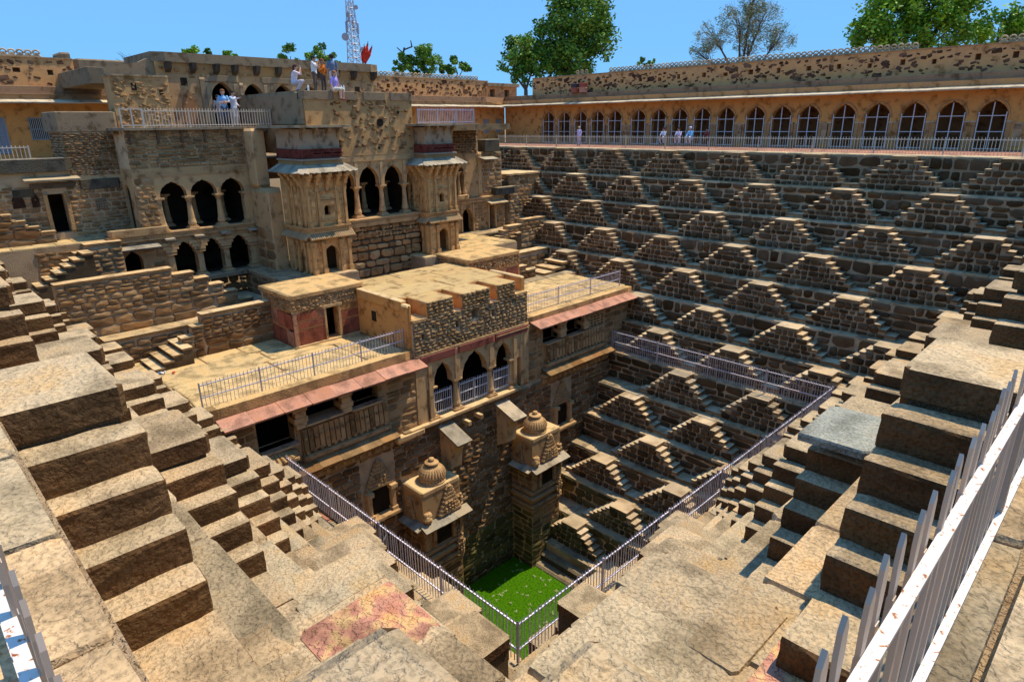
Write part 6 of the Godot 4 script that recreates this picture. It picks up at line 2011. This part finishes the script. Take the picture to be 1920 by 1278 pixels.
func people() -> void:
	var fair := Color(0.55, 0.33, 0.24)
	var couple := PI * 0.12
	person("person in a pale blue shirt leaning on the roof railing", Vector3(12.55, 1.65, -30.75), -0.3, {"lw": Vector3(0.05, 1.16, 0.3), "le": Vector3(0.25, 1.16, 0.12), "rw": Vector3(-0.02, 1.1, 0.28), "re": Vector3(-0.25, 1.14, 0.08)}, {"shirt": Color(0.2, 0.4, 0.62), "legs": Color(0.06, 0.08, 0.14), "skin": fair, "hair": Color(0.2, 0.09, 0.04)}, 0.9)
	person("person in a white shirt pointing across from the roof railing", Vector3(13.0, 1.65, -30.8), 0.5, {"rw": Vector3(-0.2, 1.36, 0.55), "re": Vector3(-0.26, 1.3, 0.25), "lw": Vector3(0.12, 1.0, 0.22)}, {"shirt": Color(0.6, 0.6, 0.66), "sleeve": Color(0.6, 0.6, 0.66), "legs": Color(0.5, 0.5, 0.54)}, 0.88)
	person("person in a pale top standing inside the dark roof doorway", Vector3(13.55, 1.65, -33.9), 0.0, {}, {"shirt": Color(0.4, 0.36, 0.33), "legs": Color(0.2, 0.18, 0.16)}, 0.84)
	person("person crouching in a white top and looking through a camera", Vector3(14.95, 3.09, -28.6), 0.9, {"hip": Vector3(0, 0.42, -0.05), "chest": Vector3(0, 0.78, 0.02), "neck": Vector3(0, 0.96, 0.05), "head": Vector3(0, 1.1, 0.1), "ls": Vector3(0.17, 0.9, 0.04), "rs": Vector3(-0.17, 0.9, 0.04), "le": Vector3(0.2, 0.82, 0.3), "re": Vector3(-0.2, 0.8, 0.3), "lw": Vector3(0.06, 1.04, 0.32), "rw": Vector3(-0.06, 1.02, 0.33), "lh": Vector3(0.09, 0.4, -0.05), "rh": Vector3(-0.09, 0.4, -0.05), "lk": Vector3(0.18, 0.5, 0.36), "rk": Vector3(-0.18, 0.48, 0.34), "la": Vector3(0.15, 0.08, 0.1), "ra": Vector3(-0.15, 0.08, 0.08)}, {"shirt": Color(0.68, 0.6, 0.64), "legs": Color(0.5, 0.46, 0.5), "skin": fair, "hair": Color(0.07, 0.03, 0.02), "longhair": true}, 0.9)
	person("person in a white shirt and grey trousers raising a camera", Vector3(16.0, 3.09, -28.7), 0.75, {"lw": Vector3(0.07, 1.48, 0.26), "rw": Vector3(-0.07, 1.46, 0.26), "le": Vector3(0.24, 1.24, 0.2), "re": Vector3(-0.24, 1.24, 0.2)}, {"shirt": Color(0.7, 0.68, 0.66), "legs": Color(0.12, 0.085, 0.07)}, 0.88)
	person("person in an orange top half hidden behind the blue shirted one", Vector3(16.6, 3.09, -29.0), 0.3, {"lw": Vector3(0.1, 1.2, 0.22), "rw": Vector3(-0.1, 1.25, 0.22)}, {"shirt": Color(0.6, 0.17, 0.02), "sleeve": Color(0.6, 0.17, 0.02), "legs": Color(0.1, 0.07, 0.06), "hair": Color(0.25, 0.06, 0.04)}, 0.84)
	person("person in a slate blue shirt standing with the back turned", Vector3(16.92, 3.09, -28.65), 2.7, {}, {"shirt": Color(0.13, 0.18, 0.26), "legs": Color(0.62, 0.58, 0.58), "skin": fair, "hair": Color(0.04, 0.025, 0.02)}, 0.95)
	person("person in a violet top and pale skirt sitting on the roof edge, legs hanging", Vector3(16.15, 2.6, -27.15), 0.3, {"hip": Vector3(0, 0.62, -0.12), "chest": Vector3(0, 0.98, -0.1), "neck": Vector3(0, 1.16, -0.1), "head": Vector3(0, 1.3, -0.07), "ls": Vector3(0.17, 1.1, -0.1), "rs": Vector3(-0.17, 1.1, -0.1), "le": Vector3(0.25, 0.84, -0.1), "re": Vector3(-0.25, 0.84, -0.1), "lw": Vector3(0.24, 0.6, -0.02), "rw": Vector3(-0.24, 0.6, -0.02), "lh": Vector3(0.09, 0.62, -0.12), "rh": Vector3(-0.09, 0.62, -0.12), "lk": Vector3(0.1, 0.6, 0.3), "rk": Vector3(-0.1, 0.6, 0.3), "la": Vector3(0.1, 0.16, 0.3), "ra": Vector3(-0.12, 0.18, 0.32)}, {"shirt": Color(0.36, 0.28, 0.62), "legs": Color(0.62, 0.6, 0.46), "shin": fair, "skin": fair, "hair": Color(0.3, 0.12, 0.05), "longhair": true, "shoe": Color(0.25, 0.1, 0.08)}, 0.92)
	var far := "people resting along the arcade"
	var squat := {"hip": Vector3(0, 0.42, -0.05), "chest": Vector3(0, 0.78, 0.02), "neck": Vector3(0, 0.96, 0.05), "head": Vector3(0, 1.1, 0.1), "ls": Vector3(0.17, 0.9, 0.04), "rs": Vector3(-0.17, 0.9, 0.04), "le": Vector3(0.2, 0.66, 0.2), "re": Vector3(-0.2, 0.66, 0.2), "lw": Vector3(0.1, 0.5, 0.36), "rw": Vector3(-0.1, 0.5, 0.36), "lh": Vector3(0.09, 0.4, -0.05), "rh": Vector3(-0.09, 0.4, -0.05), "lk": Vector3(0.18, 0.5, 0.36), "rk": Vector3(-0.18, 0.48, 0.34), "la": Vector3(0.15, 0.08, 0.2), "ra": Vector3(-0.15, 0.08, 0.2)}
	person("person in lilac clothes and a cap standing by the court railing", Vector3(38.5, 0, -31.6), -1.6, {}, {"shirt": Color(0.55, 0.48, 0.68), "legs": Color(0.5, 0.45, 0.62), "sleeve": Color(0.55, 0.48, 0.68), "hair": Color(0.55, 0.42, 0.2)}, 0.78, far)
	person("person in white sitting in front of an arcade arch", Vector3(41.0, 0.1, -26.0), -1.6, squat, {"shirt": Color(0.6, 0.62, 0.68), "legs": Color(0.55, 0.55, 0.6)}, 0.92, far)
	person("person in pale lilac sitting left of the one with the blue shawl", Vector3(40.8, 0.1, -24.7), -1.4, squat, {"shirt": Color(0.6, 0.55, 0.68), "legs": Color(0.55, 0.5, 0.62)}, 0.92, far)
	person("person with a bright blue shawl sitting against an arcade pillar", Vector3(41.0, 0.1, -23.9), -1.7, squat, {"shirt": Color(0.2, 0.5, 0.75), "sleeve": Color(0.3, 0.6, 0.8), "legs": Color(0.6, 0.62, 0.7), "hair": Color(0.6, 0.62, 0.7)}, 0.95, far)
	person("person in dark red sitting in the shade by an arcade pillar", Vector3(41.6, 0.1, -23.0), -1.6, squat, {"shirt": Color(0.2, 0.05, 0.04), "legs": Color(0.12, 0.06, 0.05)}, 0.88, far)


# ---------------------------------------------------------------- trees, mast, small things

func tree(called: String, label: String, at: Vector3, clumps: Array, leaves: int, leaf: float, greens: Array, trunk_top: Vector3, trunk_r: float, narrow := 0.6, twigs := 0) -> void:
	var t := thing(called, label, "tree", at, "trees beyond the court walls")
	t.set_meta("kind", "thing")
	var w := Acc.new()
	var wood := Color(0.12, 0.085, 0.06)
	bar(w, at, trunk_top, trunk_r, wood, 8, trunk_r * 0.7)
	var total := 0.0
	for c in clumps:
		total += c[1] * c[1]
		var mid: Vector3 = trunk_top.lerp(c[0], 0.5) + Vector3(rnd(-0.3, 0.3), -0.1, rnd(-0.3, 0.3))
		bar(w, trunk_top, mid, trunk_r * 0.55, wood, 6, trunk_r * 0.35)
		bar(w, mid, c[0], trunk_r * 0.35, wood, 5, trunk_r * 0.12)
		for i in twigs:
			var d := Vector3(rnd(-1, 1), rnd(-0.3, 1), rnd(-1, 1)).normalized()
			bar(w, mid.lerp(c[0], rnd(0.3, 1.0)), c[0] + d * c[1] * rnd(0.7, 1.1), 0.025, wood, 3, 0.008)
	obj("trunk", w, mat.bark, t)
	var a := Acc.new()
	for c in clumps:
		var n := int(leaves * c[1] * c[1] / total)
		var tufts := []
		for i in maxi(6, int(c[1] * c[1] * 9)):
			var d := Vector3(rnd(-1, 1), rnd(-0.8, 1), rnd(-1, 1)).normalized()
			tufts.append([c[0] + d * c[1] * rnd(0.55, 0.95) * Vector3(1, 0.85, 1), c[1] * rnd(0.22, 0.4), greens[rng.randi() % greens.size()]])
		for i in n:
			var u: Array = tufts[rng.randi() % tufts.size()]
			var d := Vector3(rnd(-1, 1), rnd(-1, 1), rnd(-1, 1)).normalized()
			var p: Vector3 = u[0] + d * u[1] * pow(rng.randf(), 0.4)
			var x := Vector3(rnd(-1, 1), rnd(-1, 0.4), rnd(-1, 1)).normalized()
			var s := x.cross(Vector3(rnd(-1, 1), rnd(-1, 1), rnd(-1, 1))).normalized() * leaf * narrow * rnd(0.35, 0.6)
			var l := leaf * rnd(0.7, 1.3)
			var g: Color = u[2] * rnd(0.75, 1.25)
			a.tri(p - x * l * 0.5, p + s, p + x * l * 0.5, g)
			a.tri(p - x * l * 0.5, p + x * l * 0.5, p - s, g)
	obj("crown", a, mat.leaf, t)


func trees() -> void:
	var lush := [Color(0.1, 0.21, 0.02), Color(0.16, 0.29, 0.03), Color(0.06, 0.14, 0.015), Color(0.2, 0.33, 0.05)]
	tree("neem_tree", "tall round green tree behind the far corner of the court", Vector3(60.5, 0, -51.5), [[Vector3(61.3, 12.8, -50.8), 3.6], [Vector3(62.8, 10.4, -49.6), 2.6], [Vector3(59.6, 10.6, -52.4), 3.0], [Vector3(60.8, 8.4, -51.0), 2.8], [Vector3(61.8, 15.2, -51.2), 2.2], [Vector3(58.8, 8.0, -52.6), 2.0]], 15000, 0.42, lush, Vector3(60.5, 6.5, -51.5), 0.5)
	tree("neem_tree", "smaller loose green tree left of the tall round one", Vector3(56.4, 0, -54.2), [[Vector3(56.2, 9.4, -54.3), 2.0], [Vector3(55.3, 7.9, -55.0), 1.7], [Vector3(57.3, 8.0, -53.4), 1.8], [Vector3(56.2, 6.6, -54.0), 1.6]], 5000, 0.38, lush, Vector3(56.4, 5.2, -54.2), 0.3)
	var grey := [Color(0.24, 0.24, 0.11), Color(0.17, 0.2, 0.07), Color(0.28, 0.25, 0.16)]
	tree("thorn_tree", "feathery grey green thorn tree with see through crown above the parapet", Vector3(71.5, 0, -36.5), [[Vector3(71.5, 11.6, -36.8), 2.3], [Vector3(73.8, 12.0, -35.4), 2.2], [Vector3(69.5, 10.2, -38.6), 2.0], [Vector3(75.0, 10.0, -33.8), 1.9], [Vector3(72.4, 9.4, -36.0), 1.9], [Vector3(68.6, 8.4, -39.4), 1.4], [Vector3(72.8, 13.8, -36.2), 1.5]], 7000, 0.42, grey, Vector3(72, 5.5, -36.4), 0.35, 0.16, 46)
	var bright := [Color(0.13, 0.27, 0.015), Color(0.2, 0.36, 0.02), Color(0.08, 0.18, 0.012), Color(0.24, 0.4, 0.04)]
	tree("shade_tree", "broad bright green tree above the arcade at the upper right", Vector3(75.5, 0, -21.5), [[Vector3(74.4, 11.0, -22.8), 2.9], [Vector3(76.8, 11.6, -20.2), 3.0], [Vector3(73.0, 9.4, -24.0), 2.2], [Vector3(78.0, 9.6, -18.6), 2.6], [Vector3(75.4, 9.0, -21.6), 2.6], [Vector3(75.6, 13.6, -21.8), 2.4], [Vector3(78.6, 12.4, -18.4), 2.4]], 14000, 0.42, bright, Vector3(75.5, 6.0, -21.5), 0.5)
	tree("shade_tree", "bright green tree at the upper right edge, lower than its neighbour", Vector3(81.8, 0, -14.6), [[Vector3(81.4, 9.8, -15.2), 2.2], [Vector3(83.0, 9.2, -13.4), 2.4], [Vector3(84.6, 10.2, -11.4), 2.4]], 5500, 0.42, bright, Vector3(81.8, 6.0, -14.6), 0.4)
	tree("garden_tree", "dark clipped little tree with a dead stump on top beside the flags", Vector3(45.2, 0, -62.1), [[Vector3(45.3, 8.4, -62.1), 1.1], [Vector3(45.9, 7.2, -61.6), 1.1], [Vector3(44.9, 7.0, -62.3), 0.9]], 3000, 0.26, lush, Vector3(45.2, 6.0, -62.1), 0.2)
	tree("garden_tree", "rounded green tree in the middle of three behind the coping", Vector3(47.0, 0, -60.6), [[Vector3(47.0, 8.7, -60.6), 1.4], [Vector3(47.7, 7.6, -59.9), 1.3], [Vector3(46.3, 7.5, -61.1), 1.1]], 4000, 0.28, lush, Vector3(47.0, 6.0, -60.6), 0.22)
	tree("garden_tree", "low green tree on the right of three behind the coping", Vector3(49.2, 0, -58.2), [[Vector3(49.3, 7.8, -58.1), 1.1], [Vector3(50.0, 7.3, -57.5), 0.8], [Vector3(48.5, 7.2, -58.7), 0.9]], 2600, 0.26, lush, Vector3(49.2, 6.0, -58.2), 0.2)
	tree("garden_tree", "green bush just showing over the roof house, left of the visitors", Vector3(26.3, 0, -66.3), [[Vector3(25.8, 8.0, -66.8), 1.1], [Vector3(27.6, 7.7, -65.0), 0.9], [Vector3(24.9, 7.9, -67.6), 0.8]], 1700, 0.26, bright, Vector3(26.3, 6.5, -66.3), 0.2)
	tree("garden_tree", "rounded green bush over the roof house behind the crouching visitor", Vector3(31.9, 0, -60.6), [[Vector3(31.7, 7.8, -60.9), 1.15], [Vector3(32.6, 7.4, -60.0), 0.9]], 1600, 0.24, lush, Vector3(31.9, 6.4, -60.6), 0.2)
	tree("garden_tree", "rounded green bush over the roof house behind the standing visitors", Vector3(33.6, 0, -59.0), [[Vector3(33.5, 7.9, -59.1), 1.15], [Vector3(34.4, 7.4, -58.2), 0.9]], 1700, 0.24, lush, Vector3(33.6, 6.4, -59.0), 0.2)
	tree("garden_tree", "small bush top peeping over the coping right of the tall tree", Vector3(54.7, 0, -37.5), [[Vector3(54.7, 6.8, -37.5), 0.6], [Vector3(55.3, 6.7, -36.9), 0.5]], 500, 0.22, lush, Vector3(54.7, 5.8, -37.5), 0.12)
	var s := Acc.new()
	var bark := Color(0.07, 0.045, 0.035)
	bar(s, Vector3(45.3, 8.3, -62.1), Vector3(45.6, 9.5, -62.0), 0.14, bark, 7, 0.09)
	bar(s, Vector3(45.6, 9.3, -62.0), Vector3(46.3, 9.6, -61.5), 0.09, bark, 6, 0.07)
	bar(s, Vector3(46.25, 9.55, -61.5), Vector3(46.2, 10.2, -61.6), 0.08, bark, 6, 0.05)
	bar(s, Vector3(45.4, 9.0, -62.1), Vector3(44.9, 9.5, -62.4), 0.08, bark, 6, 0.05)
	single("dead_branch", s, mat.bark, "dark broken branch standing out of the clipped little tree", "branch", Vector3(45.3, 8.3, -62.1))
	var tw := Acc.new()
	for i in 14:
		var p := Vector3(13.4 + rnd(-0.6, 0.6), 5.3, -45.2)
		var q := p + Vector3(rnd(-0.5, 0.7), rnd(0.15, 0.45), rnd(-0.2, 0.2))
		bar(tw, p, q, 0.018, Color(0.05, 0.07, 0.06), 4, 0.008)
		bar(tw, q, q + Vector3(rnd(-0.3, 0.4), rnd(0.0, 0.2), 0), 0.012, Color(0.05, 0.07, 0.06), 4, 0.005)
	single("dry_bush", tw, mat.bark, "dry twiggy bush on the grey roof at the upper left", "bush", Vector3(13.4, 5.3, -45.2))


func mast() -> void:
	var t := thing("radio_mast", "grey steel lattice radio mast with dishes rising behind the roof", "mast", Vector3(65.3, 0, -104.6))
	var o := Vector3(65.3, 0, -104.6)
	var steel := Color(0.4, 0.4, 0.44)
	var corner := func(i, y): return o + Vector3([-1, 1, 1, -1][i], 0, [-1, -1, 1, 1][i]) * lerpf(1.5, 0.42, clampf(y / 21.5, 0, 1)) + Vector3(1.2 - y * 0.015, y, 0)
	for i in 4:
		var a := Acc.new()
		bar(a, corner.call(i, 0.0), corner.call(i, 21.6), 0.085, steel, 5)
		obj("leg", a, mat.metal, t)
	var b := Acc.new()
	var y := 6.0
	while y < 21.2:
		var h := 1.1
		for i in 4:
			bar(b, corner.call(i, y), corner.call((i + 1) % 4, y + h), 0.045, steel, 4)
			bar(b, corner.call((i + 1) % 4, y), corner.call(i, y + h), 0.045, steel, 4)
			bar(b, corner.call(i, y), corner.call((i + 1) % 4, y), 0.045, steel, 4)
		y += h
	obj("bracing", b, mat.metal, t)
	for q in [[15.9, -1.3, 0.62], [20.4, 0.95, 0.35], [14.0, 1.5, 0.3]]:
		var d := Acc.new()
		var c: Vector3 = o + Vector3(1.0, q[0], 0) + Vector3(0.7, 0, 0.7) * q[1]
		lathe(d, [Vector2(q[2] * 0.5, -0.14), Vector2(q[2], -0.04), Vector2(q[2], 0.16), Vector2(q[2] * 0.6, 0.2), Vector2(0, 0.22)], 16, Transform3D(Basis(Vector3(1, 0, 1).normalized(), PI / 2), c), Color(0.35, 0.33, 0.36))
		obj("dish", d, mat.paint, t)
	for q in [[17.4, -0.95], [17.2, 0.95], [17.6, 0.2], [19.0, -0.5]]:
		var d := Acc.new()
		var c: Vector3 = o + Vector3(1.0, q[0], 0) + Vector3(0.7, 0, 0.7) * q[1]
		bv(d, c - Vector3(0.15, 0.85, 0.15), c + Vector3(0.15, 0.85, 0.15), Color(0.3, 0.31, 0.4))
		obj("antenna_panel", d, mat.paint, t)


func small_things() -> void:
	var t := thing("prayer_flags", "bundle of leaning poles with red cloth flags on the palace roof", "flags", Vector3(22.6, 4.94, -34.9))
	var o := Vector3(22.6, 4.94, -34.9)
	var tips := [Vector3(0.3, 1.15, -0.1), Vector3(0.05, 0.85, 0.0), Vector3(0.7, 1.1, 0.1), Vector3(0.5, 1.3, 0.0), Vector3(0.15, 1.0, 0.2)]
	for i in tips.size():
		var p := Acc.new()
		bar(p, o + Vector3(0.06 * i, 0, 0), o + tips[i], 0.018, Color(0.2, 0.07, 0.03), 5)
		obj("pole", p, mat.cloth, t)
		var f := Acc.new()
		var red := Color(0.72, 0.035, 0.02)
		var dir: Vector3 = tips[i]
		for s in 6:
			var e0 := s / 6.0
			var e1 := (s + 1) / 6.0
			var w0 := 0.12 * sin(PI * (0.12 + e0 * 0.8))
			var w1 := 0.12 * sin(PI * (0.12 + e1 * 0.8))
			var z0 := 0.03 * sin(e0 * 11.0 + i)
			var z1 := 0.03 * sin(e1 * 11.0 + i)
			var u := o + dir * lerpf(0.95, 0.25, e0)
			var v := o + dir * lerpf(0.95, 0.25, e1)
			f.quad(u, u + Vector3(w0 + 0.05 * e0, -0.06 - e0 * 0.12, z0), v + Vector3(w1 + 0.05 * e1, -0.06 - e1 * 0.12, z1), v, red * rnd(0.8, 1.15))
			f.quad(u + Vector3(0, 0, 0.004), v + Vector3(0, 0, 0.004), v + Vector3(-w1 * 0.7, -0.05, z1), u + Vector3(-w0 * 0.7, -0.05, z0), red * rnd(0.8, 1.15))
		obj("flag", f, mat.cloth, t)
	var lumps := func(called, label, at, r, cols):
		var a := Acc.new()
		for i in cols.size():
			var c: Vector3 = at + Vector3(rnd(-r, r), r * 0.35, rnd(-r, r))
			a.add(shape["worn%d" % (i % 6)], Transform3D(Basis(Vector3(rnd(-1, 1), rnd(-1, 1), rnd(-1, 1)).normalized(), rnd(0, 3)) * Basis.from_scale(Vector3(r * 2.4, r * 1.6, r * 1.6)), c), cols[i], cols[i])
		single(called, a, mat.cloth, label, "litter", at)
	lumps.call("plastic_bag", "crumpled blue and white plastic bag lying beside the red one", Vector3(6.35, -6.85, -24.55), 0.1, [Color(0.6, 0.66, 0.74), Color(0.12, 0.3, 0.6), Color(0.75, 0.75, 0.75)])
	lumps.call("plastic_bag", "crumpled red plastic bag by the left deck", Vector3(6.65, -6.85, -24.35), 0.09, [Color(0.7, 0.07, 0.04), Color(0.5, 0.04, 0.03)])
	lumps.call("plastic_bag", "small green plastic bag on the ledge at the deck's corner", Vector3(5.6, -7.3, -21.9), 0.07, [Color(0.02, 0.5, 0.22), Color(0.02, 0.4, 0.18)])
	lumps.call("plastic_bag", "yellow plastic bag at the foot of the left pit fence", Vector3(7.95, -10.1, -10.9), 0.1, [Color(0.75, 0.5, 0.02), Color(0.7, 0.45, 0.02)])
	lumps.call("plastic_scrap", "tiny blue scrap on the lowest step above the water", Vector3(20.2, -18.7, -17.6), 0.04, [Color(0.05, 0.35, 0.8)])
	for i in 3:
		var b := Acc.new()
		var p: Vector3 = [Vector3(15.35, 3.09, -28.2), Vector3(16.75, 3.09, -27.75), Vector3(16.85, 3.09, -27.7)][i]
		lathe(b, [Vector2(0.045, 0), Vector2(0.045, 0.2), Vector2(0.018, 0.25), Vector2(0.018, 0.29), Vector2(0, 0.29)], 10, Transform3D(Basis(), p), Color(0.62, 0.68, 0.74))
		single("water_bottle", b, mat.paint, ["clear plastic bottle beside the crouching visitor", "left one of two plastic bottles right of the sitting visitor", "right one of two plastic bottles right of the sitting visitor"][i], "bottle", p)


func _ready() -> void:
	rng.seed = 20
	cam = Camera3D.new()
	cam.name = "camera"
	cam.fov = rad_to_deg(2.0 * atan(639.0 / FOCAL))
	cam.near = 0.05
	cam.far = 1500.0
	var yaw := deg_to_rad(44.73)
	var pitch := deg_to_rad(-18.669)
	var roll := deg_to_rad(-0.7137)
	var ahead := Vector3(sin(yaw) * cos(pitch), sin(pitch), -cos(yaw) * cos(pitch))
	var right := ahead.cross(Vector3.UP).normalized()
	var up := right.cross(ahead)
	cam.transform = Transform3D(Basis(right * cos(roll) + up * sin(roll), up * cos(roll) - right * sin(roll), -ahead), EYE)
	add_child(cam)
	var env := Environment.new()
	env.background_mode = Environment.BG_SKY
	env.tonemap_mode = Environment.TONE_MAPPER_LINEAR
	env.tonemap_exposure = 2.1
	var sky := ProceduralSkyMaterial.new()
	sky.sky_top_color = Color(0.33, 0.52, 0.74)
	sky.sky_horizon_color = Color(0.38, 0.59, 0.73)
	sky.sky_curve = 0.1
	sky.ground_bottom_color = Color(0.4, 0.32, 0.22)
	sky.ground_horizon_color = Color(0.62, 0.66, 0.66)
	sky.sun_angle_max = 12.0
	sky.energy_multiplier = 1.0
	env.sky = Sky.new()
	env.sky.sky_material = sky
	env.sdfgi_enabled = true
	env.ssao_enabled = true
	env.ssil_enabled = true
	var around := WorldEnvironment.new()
	around.name = "world_environment"
	around.environment = env
	add_child(around)
	var sun := DirectionalLight3D.new()
	sun.name = "sun"
	sun.light_color = Color(1.0, 0.93, 0.82)
	sun.light_energy = 0.86
	sun.light_angular_distance = 0.5
	sun.shadow_enabled = true
	add_child(sun)
	var towards := Vector3(0.42, 0.9, 0.1).normalized()
	sun.basis = Basis.looking_at(-towards, Vector3(0, 0, -1))
	make_shapes()
	make_materials()
	court()
	wells()
	near_corner()
	lower_front()
	shrines()
	verandahs()
	pavilion()
	rooms()
	towers()
	palace_centre()
	wing_left()
	wing_left_rear()
	wing_right()
	terraces()
	stair_walls()
	roof_terrace()
	arcade()
	fences()
	people()
	trees()
	mast()
	small_things()
	settle()
